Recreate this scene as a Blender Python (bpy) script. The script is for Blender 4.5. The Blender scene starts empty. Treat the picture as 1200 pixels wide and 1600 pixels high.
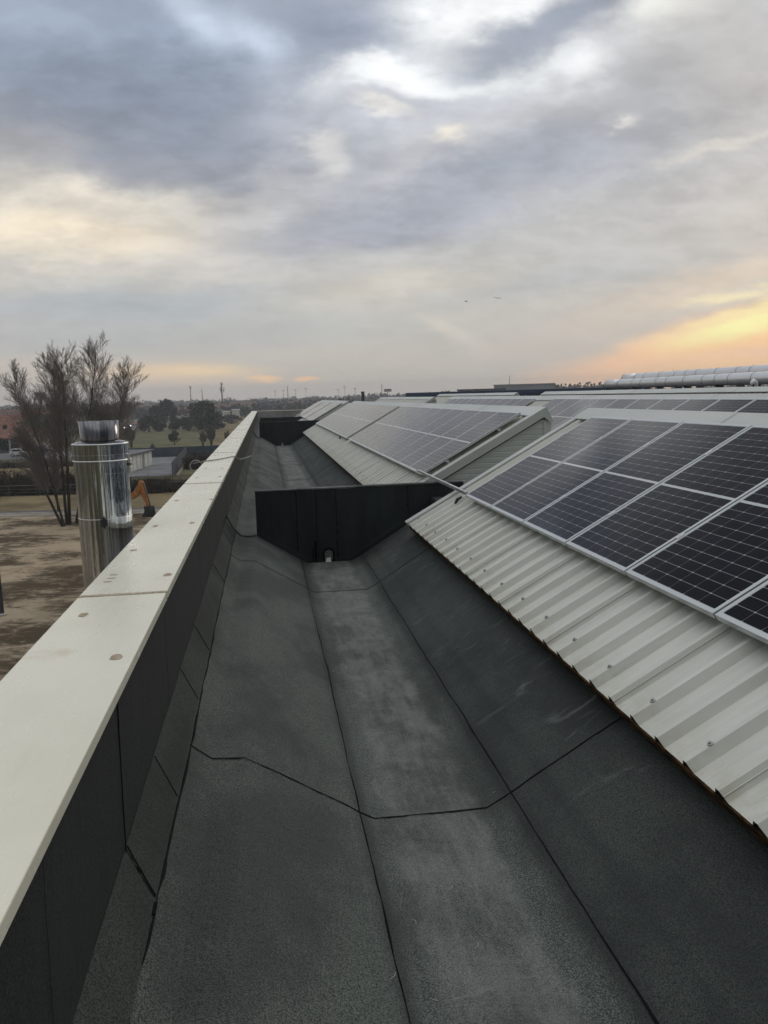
import bpy, math, random
from mathutils import Vector, Matrix
import numpy as np
PI=math.pi; R=math.radians
sc=bpy.context.scene; COL=sc.collection
H=9.5                      # eye height over the ground; roof pieces are given relative to the eye
# ------------------------------------------------------------------ camera
FPX=1280.0; PITCH=.1417; YAW=.1408; ROLL=-.027
cp,sp=math.cos(PITCH),math.sin(PITCH); cy,sy=math.cos(YAW),math.sin(YAW)
FW=Vector((sy*cp,cy*cp,-sp)); R0=Vector((cy,-sy,0)); U0=R0.cross(FW)
RT=math.cos(ROLL)*R0+math.sin(ROLL)*U0; UP=-math.sin(ROLL)*R0+math.cos(ROLL)*U0
cam=bpy.data.objects.new('camera',bpy.data.cameras.new('camera')); COL.objects.link(cam)
m=Matrix((RT,UP,-FW)).transposed().to_4x4(); m.translation=Vector((0,0,H)); cam.matrix_world=m
cam.data.sensor_fit='VERTICAL'; cam.data.sensor_height=24; cam.data.lens=24*FPX/1600
cam.data.clip_start=.05; cam.data.clip_end=20000
sc.camera=cam
def ray(x,y): return FW+RT*((x-600)/FPX)+UP*((800-y)/FPX)
def gnd(x,y,z=0.0):
    d=ray(x,y); t=(z-H)/d.z; return Vector((d.x*t,d.y*t,z))
def dist(x,D,z=0.0):
    """ground point in the direction of column x at distance D"""
    d=ray(x,620); s=D/math.hypot(d.x,d.y); return Vector((d.x*s,d.y*s,z))
def zof(x,y,D):
    d=ray(x,y); return H+d.z*D/math.hypot(d.x,d.y)
def azel(x,y):
    d=ray(x,y).normalized(); return math.atan2(d.x,d.y),math.asin(d.z)
# ------------------------------------------------------------------ view
sc.view_settings.view_transform='Standard'; sc.view_settings.look='None'
sc.view_settings.exposure=0; sc.view_settings.gamma=1
def lin(c):
    return tuple((x/255/12.92 if x<=10.3 else ((x/255+.055)/1.055)**2.4) for x in c)
# ------------------------------------------------------------------ world: overcast dusk sky
w=bpy.data.worlds.new('World'); sc.world=w; w.use_nodes=True
nt=w.node_tree; N=nt.nodes; L=nt.links; N.clear()
class G:
    """tiny node-graph helper"""
    def __init__(s,nt): s.nt=nt; s.N=nt.nodes; s.L=nt.links
    def put(s,sock,v):
        if isinstance(v,bpy.types.NodeSocket): s.L.new(v,sock)
        elif isinstance(v,(tuple,list,Vector)):
            v=tuple(v); sock.default_value=v+(1,) if len(v)==3 and len(sock.default_value)==4 else v
        else: sock.default_value=v
    def math(s,op,a,b=0.,c=None,clamp=False):
        n=s.N.new('ShaderNodeMath'); n.operation=op; n.use_clamp=clamp
        s.put(n.inputs[0],a); s.put(n.inputs[1],b)
        if c is not None: s.put(n.inputs[2],c)
        return n.outputs[0]
    def mix(s,f,a,b,mode='MIX'):
        n=s.N.new('ShaderNodeMix'); n.data_type='RGBA'; n.blend_type=mode
        s.put(n.inputs[0],f); s.put(n.inputs[6],a); s.put(n.inputs[7],b); return n.outputs[2]
    def noise(s,vec,scale,detail=4,rough=.5,dist=0.,dims='3D'):
        n=s.N.new('ShaderNodeTexNoise'); n.noise_dimensions=dims
        if vec is not None: s.L.new(vec,n.inputs['Vector'])
        n.inputs['Scale'].default_value=scale; n.inputs['Detail'].default_value=detail
        n.inputs['Roughness'].default_value=rough; n.inputs['Distortion'].default_value=dist
        return n.outputs[0]
    def ramp(s,f,lo,hi,a=0.,b=1.,smooth=True):
        n=s.N.new('ShaderNodeMapRange'); n.interpolation_type='SMOOTHSTEP' if smooth else 'LINEAR'
        s.put(n.inputs[0],f)
        n.inputs[1].default_value=lo; n.inputs[2].default_value=hi; n.inputs[3].default_value=a; n.inputs[4].default_value=b
        return n.outputs[0]
    def mapping(s,vec,scale=(1,1,1),loc=(0,0,0),rot=(0,0,0)):
        n=s.N.new('ShaderNodeMapping'); s.L.new(vec,n.inputs[0])
        n.inputs['Scale'].default_value=scale; n.inputs['Location'].default_value=loc; n.inputs['Rotation'].default_value=rot
        return n.outputs[0]
    def sep(s,vec):
        n=s.N.new('ShaderNodeSeparateXYZ'); s.L.new(vec,n.inputs[0]); return n.outputs
    def comb(s,x,y,z=0.):
        n=s.N.new('ShaderNodeCombineXYZ'); s.put(n.inputs[0],x); s.put(n.inputs[1],y); s.put(n.inputs[2],z); return n.outputs[0]
g=G(nt)
tc=N.new('ShaderNodeTexCoord'); D=g.sep(tc.outputs['Generated'])
zc=g.math('MAXIMUM',D[2],0.)
den=g.math('ADD',zc,.30)
P=g.comb(g.math('DIVIDE',D[0],den),g.math('DIVIDE',D[1],den),0.)     # cloud deck coordinates
n1=g.noise(P,1.3,2,.5,0.); n2=g.noise(g.mapping(P,(1,1,1),(7.3,2.1,0)),1.3,2,.5,0.)
fa=g.noise(g.mapping(P,(1,1.25,1),(3,9,0),(0,0,.5)),3.4,6,.6,0.)
fb=g.noise(g.mapping(P,(1,1.25,1),(13,4,0),(0,0,.9)),3.4,6,.6,0.)
fc=g.noise(g.mapping(P,(1,1.3,1),(23,14,0),(0,0,.2)),7.5,4,.6,0.)
az0=g.math('ARCTAN2',D[0],D[1]); el0=g.math('ARCSINE',D[2])
az=g.math('ADD',az0,g.math('MULTIPLY',g.math('SUBTRACT',n1,.5),g.ramp(D[2],0,.3,.03,.10)))
el=g.math('ADD',el0,g.math('MULTIPLY',g.math('SUBTRACT',n2,.5),g.ramp(D[2],0,.3,.008,.07)))
az=g.math('ADD',az,g.math('MULTIPLY',g.math('SUBTRACT',fa,.5),g.ramp(D[2],0.02,.25,.05,.13)))
el=g.math('ADD',el,g.math('MULTIPLY',g.math('SUBTRACT',fb,.5),g.ramp(D[2],0.02,.25,.012,.10)))
cr=N.new('ShaderNodeValToRGB'); L.new(g.math('DIVIDE',el0,PI/2),cr.inputs[0])
els=cr.color_ramp.elements
stops=[(0,(200,188,178)),(.03,(200,191,182)),(.06,(198,193,187)),(.10,(192,190,188)),(.17,(186,187,190)),(.26,(184,188,196)),(.38,(205,208,214)),(.55,(246,247,250)),(1,(255,255,255))]
while len(els)<len(stops): els.new(.5)
for e,(p,c) in zip(els,stops): e.position=p; e.color=lin(c)+(1,)
color=cr.outputs[0]
def blob(color,px,py,rx,ry,c,s=1.,rot=0.,p=1.):
    a,e=azel(px,py); ax=rx/FPX; ay=ry/FPX
    du=g.math('MULTIPLY',g.math('SUBTRACT',az,a),math.cos(e)); dv=g.math('SUBTRACT',el,e)
    if rot:
        ca,sa=math.cos(rot),math.sin(rot)
        du,dv=g.math('ADD',g.math('MULTIPLY',du,ca),g.math('MULTIPLY',dv,sa)),g.math('SUBTRACT',g.math('MULTIPLY',dv,ca),g.math('MULTIPLY',du,sa))
    q=g.math('ADD',g.math('POWER',g.math('ABSOLUTE',g.math('DIVIDE',du,ax)),2.),g.math('POWER',g.math('ABSOLUTE',g.math('DIVIDE',dv,ay)),2.))
    if p!=1: q=g.math('POWER',q,p)
    wt=g.math('MULTIPLY',g.math('EXPONENT',g.math('MULTIPLY',q,-1.)),s)
    return g.mix(wt,color,lin(c))
for b in [
 (520,-420,420,230,(128,134,148),.95,.1,1.6),  # this and the next: unseen clouds added to darken the panel reflections
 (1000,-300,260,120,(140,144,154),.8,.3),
 (700,140,420,140,(222,222,226),.8),
 (560,260,260,90,(212,211,214),.7,.3),
 (120,380,300,90,(232,222,208),.7),
 (1120,200,230,170,(196,192,190),.6),
 (170,90,380,150,(152,163,182),.97,0,1.8),
 (540,70,120,75,(150,158,176),.85,-.3,1.5),
 (240,190,260,95,(136,144,160),.95,-.12,1.6),
 (300,250,120,50,(158,160,170),.8,-.2,1.4),
 (40,250,150,50,(176,172,172),.7,-.1,1.3),
 (60,30,160,40,(176,188,206),.6),
 (330,25,75,32,(205,216,232),.8,-.4,1.2),
 (428,62,40,20,(212,222,238),.7,-.8),
 (250,60,120,20,(166,180,202),.4),
 (470,170,90,40,(178,180,190),.7,.2),
 (760,20,110,60,(255,255,255),1.,.2,1.8),
 (660,125,130,24,(255,255,255),1.,.05,1.3),
 (590,130,40,16,(255,255,255),.8,0,1.3),
 (890,115,62,24,(255,255,255),.95,-.2,1.3),
 (800,120,60,16,(250,252,252),.8,0,1.3),
 (1000,12,70,32,(255,254,248),1.,-.5,1.3),
 (1080,30,60,40,(226,222,216),.6),
 (890,35,95,30,(152,158,172),1.,.45,1.6),
 (780,78,90,24,(162,168,182),.95,.15,1.5),
 (930,60,60,22,(176,178,186),.6,.5),
 (700,170,170,28,(206,208,216),.7,.05),
 (1020,150,150,50,(168,168,172),.85,.35,1.4),
 (1140,110,80,60,(188,184,182),.6),
 (900,210,150,30,(178,180,188),.75,.1,1.3),
 (590,180,34,10,(246,240,234),.8,-.2),
 (495,230,30,22,(236,232,230),.8,.6,1.2),
 (690,226,24,15,(246,236,222),.9,.4,1.3),
 (650,262,70,12,(226,222,222),.6,.15),
 (1090,234,70,11,(234,226,216),.8,.12,1.3),
 (970,185,16,8,(236,230,224),.8),
 (760,280,210,44,(161,167,181),.85,.12,1.4),
 (560,350,260,42,(162,165,177),.9,.12,1.4),
 (420,370,110,30,(172,172,178),.7,.15),
 (880,300,200,34,(182,184,192),.6,.12),
 (1080,310,180,22,(190,188,190),.6,.1),
 (420,300,90,40,(204,201,202),.6,.6),
 (150,305,150,24,(240,230,214),.8,-.04),
 (100,365,180,34,(246,230,206),.85,0,1.2),
 (250,405,180,16,(222,214,204),.6,.04),
 (60,425,160,16,(200,196,192),.6),
 (230,478,330,34,(172,178,184),.85,0,1.5),
 (150,530,300,26,(178,180,182),.75,0,1.3),
 (480,520,260,26,(188,189,186),.6),
 (620,450,180,20,(216,207,194),.75,.08,1.2),
 (560,480,160,12,(210,203,192),.5,.05),
 (900,440,220,30,(184,186,188),.7,.05,1.2),
 (820,480,160,16,(204,198,190),.5,.08),
 (700,515,44,12,(214,205,194),.8,-.5,1.2),
 (690,545,36,18,(186,184,180),.6,-.2),
 (560,572,240,26,(196,191,182),.6),
 (270,583,125,13,(244,214,176),.75,0,1.5),
 (330,580,60,6,(255,222,170),.45),
 (300,598,160,7,(222,200,182),.6),
 (409,591,22,5,(255,212,170),1.,0,1.5),
 (478,591,19,4,(255,206,160),1.,0,1.5),
 (60,585,90,22,(204,190,180),.5),
 (1130,580,290,50,(255,203,160),1.,.1,2.2),
 (1060,545,140,32,(255,205,164),.95,.3,2.),
 (1180,535,150,44,(255,208,158),1.,.25,2.),
 (1195,498,125,19,(255,246,178),1.,.2,1.8),
 (1120,505,90,6,(255,226,180),.7,.2),
 (1190,548,110,8,(246,202,176),.6,.05),
 (900,520,160,26,(198,190,182),.9,.36,1.8),
 (1040,478,150,20,(206,196,186),.85,.22,1.6),
 (1150,466,60,5,(255,240,190),.8,.05),
 (1170,430,150,26,(226,208,190),.7,.2),
 (1190,340,120,50,(206,198,192),.5),
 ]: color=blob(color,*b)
# cloud texture: brighter and darker folds of the deck
amp=g.ramp(D[2],.0,.22,.12,1.)
det=g.math('MULTIPLY',g.ramp(fa,.38,.62,-.5,.5),.15)
det=g.math('ADD',det,g.math('MULTIPLY',g.ramp(fc,.40,.60,-.5,.5),.11))
det=g.math('MULTIPLY',det,amp)
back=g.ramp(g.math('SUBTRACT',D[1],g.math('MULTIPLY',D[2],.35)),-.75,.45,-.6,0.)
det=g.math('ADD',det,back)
det=g.math('ADD',det,g.ramp(D[2],.6,.9,0.,.5))  # extra brightness added overhead, out of view, to lift the coping and roof
gm=g.math('ADD',det,1.02)
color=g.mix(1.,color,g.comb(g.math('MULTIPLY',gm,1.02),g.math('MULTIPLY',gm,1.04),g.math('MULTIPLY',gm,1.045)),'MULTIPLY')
w.cycles.sampling_method='MANUAL'; w.cycles.sample_map_resolution=512
sky=N.new('ShaderNodeTexSky'); sky.sky_type='NISHITA'; sky.sun_disc=False
sky.sun_elevation=R(14); sky.sun_rotation=R(42); sky.air_density=1.5; sky.dust_density=2
b1=N.new('ShaderNodeBackground'); L.new(sky.outputs[0],b1.inputs[0]); b1.inputs[1].default_value=.05
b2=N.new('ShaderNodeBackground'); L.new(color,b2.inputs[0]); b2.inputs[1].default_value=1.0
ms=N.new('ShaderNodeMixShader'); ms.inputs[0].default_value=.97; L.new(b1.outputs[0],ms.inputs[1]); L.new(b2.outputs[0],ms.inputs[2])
wo=N.new('ShaderNodeOutputWorld'); L.new(ms.outputs[0],wo.inputs[0])
# ------------------------------------------------------------------ sun behind the cloud
sd=bpy.data.lights.new('sun','SUN'); sd.energy=.5; sd.angle=R(20); sd.color=(1,.86,.72)
so=bpy.data.objects.new('sun',sd); COL.objects.link(so)
dv=Vector((math.sin(R(42))*math.cos(R(20)),math.cos(R(42))*math.cos(R(20)),math.sin(R(20))))
so.rotation_euler=dv.to_track_quat('Z','Y').to_euler(); so.location=(30,30,40)

# ================================================================== helpers
class MB:
    def __init__(s): s.v=[]; s.f=[]; s.mi=[]
    def face(s,idx): s.f.append(idx)
    def add(s,vs,fs):
        o=len(s.v); s.v+= [tuple(v) for v in vs]; s.f+=[tuple(i+o for i in f) for f in fs]; return s
    def box(s,x0,x1,y0,y1,z0,z1,M=None):
        vs=[(x,y,z) for z in(z0,z1) for y in(y0,y1) for x in(x0,x1)]
        if M is not None: vs=[M@Vector(v) for v in vs]
        return s.add(vs,[(0,2,3,1),(4,5,7,6),(0,1,5,4),(2,6,7,3),(0,4,6,2),(1,3,7,5)])
    def prism(s,pts,y0,y1,axis='y',M=None):
        """extrude an (a,b) outline along axis"""
        def q(a,b,t): return {'y':(a,t,b),'x':(t,a,b),'z':(a,b,t)}[axis]
        n=len(pts); vs=[q(a,b,y0) for a,b in pts]+[q(a,b,y1) for a,b in pts]
        if M is not None: vs=[M@Vector(v) for v in vs]
        fs=[(i,(i+1)%n,(i+1)%n+n,i+n) for i in range(n)]+[tuple(range(n))[::-1],tuple(range(n,2*n))]
        return s.add(vs,fs)
    def strip(s,pts,y0,y1,ny=1):
        """open profile (x,z) swept along y"""
        n=len(pts); vs=[]; 
        for k in range(ny+1):
            y=y0+(y1-y0)*k/ny; vs+=[(a,y,b) for a,b in pts]
        fs=[(k*n+i,k*n+i+1,(k+1)*n+i+1,(k+1)*n+i) for k in range(ny) for i in range(n-1)]
        return s.add(vs,fs)
    def tube(s,path,rad,n=6,cap=True):
        path=[Vector(p) for p in path]; 
        if not isinstance(rad,(list,tuple)): rad=[rad]*len(path)
        vs=[]; k=len(path); prev=None
        for i,p in enumerate(path):
            t=(path[min(i+1,k-1)]-path[max(i-1,0)])
            if t.length<1e-9: t=Vector((0,0,1))
            t.normalize()
            if prev is None:
                a=Vector((1,0,0)) if abs(t.x)<.8 else Vector((0,1,0)); u=t.cross(a).normalized()
            else: u=(prev-t*prev.dot(t)).normalized()
            prev=u; v=t.cross(u)
            for j in range(n):
                an=2*PI*j/n; vs.append(p+(u*math.cos(an)+v*math.sin(an))*rad[i])
        fs=[(i*n+j,i*n+(j+1)%n,(i+1)*n+(j+1)%n,(i+1)*n+j) for i in range(k-1) for j in range(n)]
        if cap: fs+=[tuple(range(n))[::-1],tuple(range((k-1)*n,k*n))]
        return s.add(vs,fs)
    def lathe(s,prof,c=(0,0,0),n=32,closed=False):
        vs=[];k=len(prof)
        for r,z in prof:
            for j in range(n): vs.append((c[0]+r*math.cos(2*PI*j/n),c[1]+r*math.sin(2*PI*j/n),c[2]+z))
        fs=[(i*n+j,i*n+(j+1)%n,(i+1)*n+(j+1)%n,(i+1)*n+j) for i in range(k-1) for j in range(n)]
        return s.add(vs,fs)
    def obj(s,name,mat,parent=None,smooth=False,loc=None,bevel=0):
        me=bpy.data.meshes.new(name); me.from_pydata(s.v,[],s.f); me.update()
        if smooth: me.polygons.foreach_set('use_smooth',[True]*len(me.polygons))
        me.materials.append(mat); o=bpy.data.objects.new(name,me); COL.objects.link(o)
        if parent: o.parent=parent
        if loc is not None: o.location=loc
        if bevel:
            b=o.modifiers.new('bevel','BEVEL'); b.width=bevel; b.segments=2; b.limit_method='ANGLE'
        return o
def tag(o,label=None,cat=None,group=None,kind=None):
    if label: o['label']=label
    if cat: o['category']=cat
    if group: o['group']=group
    if kind: o['kind']=kind
    return o
def empty(name,loc=(0,0,0),rz=0,parent=None):
    o=bpy.data.objects.new(name,None); COL.objects.link(o); o.location=loc; o.rotation_euler=(0,0,rz); o.empty_display_size=.2
    if parent: o.parent=parent
    return o
def copy_tree(o,parent=None):
    c=o.copy(); COL.objects.link(c)
    if parent: c.parent=parent
    for ch in list(KIDS.get(o.name,())): 
        copy_tree(ch,c)
    return c
class _K:
    def get(s,name,d): return list(bpy.data.objects[name].children)
KIDS=_K()
def mat(name,col,rough=.7,metal=0.,spec=.5,build=None):
    m=bpy.data.materials.new(name); m.use_nodes=True; nt=m.node_tree; b=nt.nodes['Principled BSDF']
    b.inputs['Base Color'].default_value=tuple(col)+(1,); b.inputs['Roughness'].default_value=rough
    b.inputs['Metallic'].default_value=metal; b.inputs['Specular IOR Level'].default_value=spec
    if build:
        g=G(nt); geo=nt.nodes.new('ShaderNodeNewGeometry'); t=nt.nodes.new('ShaderNodeTexCoord')
        build(g,b,geo.outputs['Position'],t.outputs['Object'])
    return m
def bump(g,b,h,strength=.3,distance=.01):
    n=g.N.new('ShaderNodeBump'); n.inputs['Strength'].default_value=strength; n.inputs['Distance'].default_value=distance
    g.L.new(h,n.inputs['Height']); g.L.new(n.outputs[0],b.inputs['Normal'])
def noisy(c1,c2,scale,lo=.35,hi=.65,detail=6,sx=(1,1,1),bs=0,bd=.01):
    def f(g,b,P,O):
        n=g.noise(g.mapping(P,sx),scale,detail,.6)
        g.put(b.inputs['Base Color'],g.mix(g.ramp(n,lo,hi),c1,c2))
        if bs: bump(g,b,n,bs,bd)
    return f

# ================================================================== materials
def _membrane(g,b,P,O):
    X=g.sep(P)
    gr=g.noise(P,170,3,.8); gr2=g.noise(P,60,3,.7); big=g.noise(g.mapping(P,(1,.5,1)),1.6,5,.6); mid=g.noise(P,7,5,.65)
    c=g.mix(g.ramp(gr,.36,.68),(.014,.018,.016),(.175,.195,.178))
    c=g.mix(g.math('MULTIPLY',g.ramp(gr2,.45,.75),.35),c,(.12,.145,.125))
    c=g.mix(g.math('MULTIPLY',g.ramp(big,.38,.62),.62),c,(.030,.034,.032))
    # pale silt that water leaves along the flat of the gutter, streaked by wind
    wob=g.math('MULTIPLY',g.math('SUBTRACT',g.noise(P,3.1,7,.7),.5),.22)
    xw=g.math('ADD',X[0],wob)
    band=g.math('MULTIPLY',g.ramp(xw,.46,.58),g.ramp(xw,1.03,.95))
    bl=g.noise(g.mapping(P,(1.3,1,1),(5,0,0)),1.9,9,.72,.3); st2=g.noise(g.mapping(P,(5,.8,1),(2,0,0)),3.2,7,.7)
    silt=g.math('MULTIPLY',band,g.ramp(g.math('ADD',g.math('MULTIPLY',bl,.65),g.math('MULTIPLY',st2,.35)),.40,.62,.15,1.))
    silt=g.math('MULTIPLY',silt,g.ramp(gr,.25,.7,.35,1.))
    c=g.mix(g.math('MULTIPLY',silt,.66),c,(.25,.255,.24))
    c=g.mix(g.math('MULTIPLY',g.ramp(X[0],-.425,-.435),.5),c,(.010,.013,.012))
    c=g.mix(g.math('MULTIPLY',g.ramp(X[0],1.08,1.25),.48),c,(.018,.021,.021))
    # chalky wisps
    wi=g.ramp(g.noise(g.mapping(P,(1.2,6,3),(0,0,0),(0,0,.35)),1.5,7,.65,.8),.54,.70)
    wm=g.math('MULTIPLY',g.ramp(X[0],.9,1.3),g.ramp(g.noise(P,1.1,3,.5),.42,.6))
    c=g.mix(g.math('MULTIPLY',g.math('MULTIPLY',wi,wm),.45),c,(.20,.21,.20))
    wi2=g.ramp(g.noise(g.mapping(P,(1.5,6,1),(3,0,0),(0,0,-.2)),1.8,7,.65,1.2),.62,.72)
    c=g.mix(g.math('MULTIPLY',g.math('MULTIPLY',wi2,band),.4),c,(.22,.23,.215))
    # scattered specks
    vo=g.N.new('ShaderNodeTexVoronoi'); vo.inputs['Scale'].default_value=5.5; g.L.new(P,vo.inputs['Vector'])
    sk=g.math('MULTIPLY',g.ramp(vo.outputs['Distance'],.035,.015),g.ramp(g.sep(vo.outputs['Color'])[0],.75,.8))
    c=g.mix(g.math('MULTIPLY',sk,.5),c,(.2,.2,.19))
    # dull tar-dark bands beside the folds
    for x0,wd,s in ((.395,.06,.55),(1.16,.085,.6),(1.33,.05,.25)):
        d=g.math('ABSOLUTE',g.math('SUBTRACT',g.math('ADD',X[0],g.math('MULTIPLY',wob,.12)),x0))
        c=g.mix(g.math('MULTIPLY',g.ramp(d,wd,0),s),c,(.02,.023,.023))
    g.put(b.inputs['Base Color'],c)
    rip=g.noise(g.mapping(P,(1,2.4,1)),2.6,4,.55)
    bump(g,b,g.math('ADD',g.math('ADD',gr,g.math('MULTIPLY',mid,1.2)),g.math('MULTIPLY',rip,6.)),.6,.004)
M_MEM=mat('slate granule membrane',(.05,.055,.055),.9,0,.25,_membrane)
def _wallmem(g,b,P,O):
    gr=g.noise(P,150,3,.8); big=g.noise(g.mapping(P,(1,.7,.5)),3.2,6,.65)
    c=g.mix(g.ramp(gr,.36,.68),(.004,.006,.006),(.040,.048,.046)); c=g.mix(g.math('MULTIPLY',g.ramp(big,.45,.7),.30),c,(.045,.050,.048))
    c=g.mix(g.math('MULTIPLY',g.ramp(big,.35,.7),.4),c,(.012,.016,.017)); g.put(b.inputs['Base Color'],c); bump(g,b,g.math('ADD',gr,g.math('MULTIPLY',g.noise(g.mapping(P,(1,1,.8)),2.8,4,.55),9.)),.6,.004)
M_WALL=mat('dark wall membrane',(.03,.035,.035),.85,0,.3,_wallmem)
def _div(g,b,P,O):
    gr=g.noise(P,150,3,.7); big=g.noise(g.mapping(P,(1,1,.3)),3,6,.65)
    c=g.mix(g.ramp(big,.3,.7),(.007,.010,.011),(.022,.031,.033)); c=g.mix(g.math('MULTIPLY',g.ramp(gr,.4,.8),.3),c,(.04,.05,.05))
    g.put(b.inputs['Base Color'],c); bump(g,b,g.math('ADD',g.math('MULTIPLY',gr,.3),g.math('MULTIPLY',big,1.8)),.9,.03)
M_DIV=mat('torched bitumen face',(.012,.016,.017),.6,0,.4,_div)
M_TAR=mat('black tar bead',(.004,.004,.005),.85,0,.15)
M_LAP=mat('pressed lap line',(.008,.010,.010),.9,0,.15)
def _coping(g,b,P,O):
    n=g.noise(P,1.7,6,.6); n2=g.noise(g.mapping(P,(3,.6,1)),3.0,6,.65); sp=g.noise(P,60,3,.7)
    c=g.mix(g.ramp(n,.3,.7),(.66,.64,.52),(.72,.70,.585))
    c=g.mix(g.math('MULTIPLY',g.ramp(n2,.55,.8),.35),c,(.56,.50,.40))
    st=g.noise(g.mapping(P,(1,1,1),(4.1,.3,0)),2.9,5,.6,.4)
    c=g.mix(g.math('MULTIPLY',g.ramp(st,.62,.76),.5),c,(.50,.37,.24))
    c=g.mix(g.math('MULTIPLY',g.ramp(sp,.78,.84),.3),c,(.25,.22,.18))
    g.put(b.inputs['Base Color'],c)
    g.put(b.inputs['Roughness'],g.ramp(n2,.3,.8,.22,.36))
M_COP=mat('cream polished stone',(.66,.65,.56),.28,0,.5,_coping)
M_MORTAR=mat('sandy mortar',(.33,.28,.20),.9,0,.2,noisy((.28,.235,.17),(.42,.36,.27),40))
M_SPOT=mat('brown sealant',(.34,.27,.19),.8,0,.2,noisy((.26,.20,.14),(.42,.35,.26),50))
def _sheet(g,b,P,O):
    n=g.noise(g.mapping(O,(.6,5,1)),2.2,6,.6); n2=g.noise(O,1.1,5,.6); st=g.noise(g.mapping(O,(.7,16,1)),1.6,5,.6)
    c=g.mix(g.ramp(n,.3,.75),(.53,.53,.475),(.61,.61,.55)); c=g.mix(g.math('MULTIPLY',g.ramp(n2,.45,.75),.3),c,(.34,.33,.28))
    c=g.mix(g.math('MULTIPLY',g.ramp(st,.58,.75),.25),c,(.36,.31,.22))
    # grime gathering near the eave
    s=g.sep(O)[0]; e=g.math('MULTIPLY',g.ramp(s,.28,.0),g.ramp(g.noise(O,9,5,.65),.3,.7))
    c=g.mix(g.math('MULTIPLY',e,.35),c,(.34,.29,.18))
    dots=g.noise(O,26,3,.7); c=g.mix(g.math('MULTIPLY',g.ramp(dots,.72,.78),.3),c,(.16,.14,.12))
    g.put(b.inputs['Base Color'],c); g.put(b.inputs['Roughness'],g.ramp(n,.3,.8,.38,.55))
M_SHEET=mat('coated steel sheet',(.42,.41,.36),.45,0,.5,_sheet)
M_CAP=mat('ridge flashing',(.46,.47,.44),.4,0,.5,noisy((.40,.42,.39),(.49,.50,.47),1.5,.3,.7,6,(1,.3,1)))
M_GABLE=mat('grey green cladding',(.26,.29,.265),.5,0,.4,noisy((.50,.53,.49),(.56,.59,.55),2,.3,.7,5))
M_FOAM=mat('aged insulation foam',(.05,.03,.015),.95,0,.1,noisy((.018,.011,.007),(.11,.06,.025),9,.35,.65,6,(1,1.2,4),.8,.02))
M_ALU=mat('anodised aluminium',(.56,.58,.58),.35,.6,.5)
M_STEEL=mat('bright clamp steel',(.72,.73,.72),.3,.9,.5)
M_RAIL=mat('galvanised rail',(.42,.44,.43),.45,.7,.5,noisy((.34,.36,.35),(.5,.52,.51),12))
M_SCREW=mat('steel screw',(.35,.35,.34),.35,.85,.5)
M_RUBBER=mat('black rubber',(.015,.015,.016),.6,0,.4)
PW,PL=1.0177,1.7095
def _pv(g,b,P,O):
    X=g.sep(O); fr=.030
    u=g.math('SUBTRACT',X[0],fr); v=g.math('SUBTRACT',X[1],fr)
    cw=(PW-2*fr)/6.; half=(PL-2*fr-.022)/2.; ch=half/10.
    cu=g.math('DIVIDE',u,cw)
    up=g.math('GREATER_THAN',v,half+.011)
    vv=g.math('SUBTRACT',v,g.math('MULTIPLY',up,half+.022)); cv=g.math('DIVIDE',vv,ch)
    du=g.math('MULTIPLY',g.math('PINGPONG',cu,.5),cw); dv=g.math('MULTIPLY',g.math('PINGPONG',cv,.5),ch)
    lu=g.math('LESS_THAN',du,.0009); lv=g.math('LESS_THAN',dv,.0016)
    node=g.math('LESS_THAN',g.math('ADD',du,dv),.0075)
    mid=g.math('LESS_THAN',g.math('ABSOLUTE',g.math('SUBTRACT',v,half+.011)),.012)
    edge=g.math('MAXIMUM',g.math('LESS_THAN',g.math('MINIMUM',u,g.math('SUBTRACT',PW-2*fr,u)),.0),g.math('LESS_THAN',g.math('MINIMUM',v,g.math('SUBTRACT',PL-2*fr,v)),.0))
    bus=g.math('LESS_THAN',g.math('PINGPONG',g.math('MULTIPLY',cu,5.),.5),.02)
    ln=g.math('MAXIMUM',g.math('MAXIMUM',lu,lv),node)
    tone=g.N.new('ShaderNodeTexWhiteNoise'); tone.noise_dimensions='3D'
    oi=g.N.new('ShaderNodeObjectInfo')
    g.L.new(g.comb(g.math('FLOOR',cu),g.math('FLOOR',g.math('ADD',cv,g.math('MULTIPLY',up,20.))),oi.outputs['Random']),tone.inputs['Vector'])
    c=g.mix(tone.outputs[0],(.0035,.0038,.0050),(.0065,.0068,.0095))
    c=g.mix(g.math('MULTIPLY',bus,.25),c,(.06,.06,.065))
    c=g.mix(g.math('MULTIPLY',g.math('MAXIMUM',lu,lv),.85),c,(.30,.31,.32)); c=g.mix(g.math('MULTIPLY',node,.9),c,(.42,.43,.44))
    c=g.mix(g.math('MULTIPLY',g.math('MAXIMUM',mid,edge),.9),c,(.55,.57,.57))
    dust=g.noise(P,2.3,6,.65); d2=g.noise(P,14,4,.6)
    c=g.mix(g.math('MULTIPLY',g.ramp(g.math('ADD',g.math('MULTIPLY',dust,.7),g.math('MULTIPLY',d2,.3)),.35,.75),.006),c,(.4,.38,.35))
    g.put(b.inputs['Base Color'],c)
    g.put(b.inputs['Roughness'],g.ramp(dust,.3,.8,.05,.13)); b.inputs['IOR'].default_value=1.18; b.inputs['Sheen Weight'].default_value=.35; b.inputs['Sheen Roughness'].default_value=.10; b.inputs['Specular IOR Level'].default_value=.5
M_PV=mat('photovoltaic glass',(.01,.01,.015),.1,0,.5,_pv)
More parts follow.
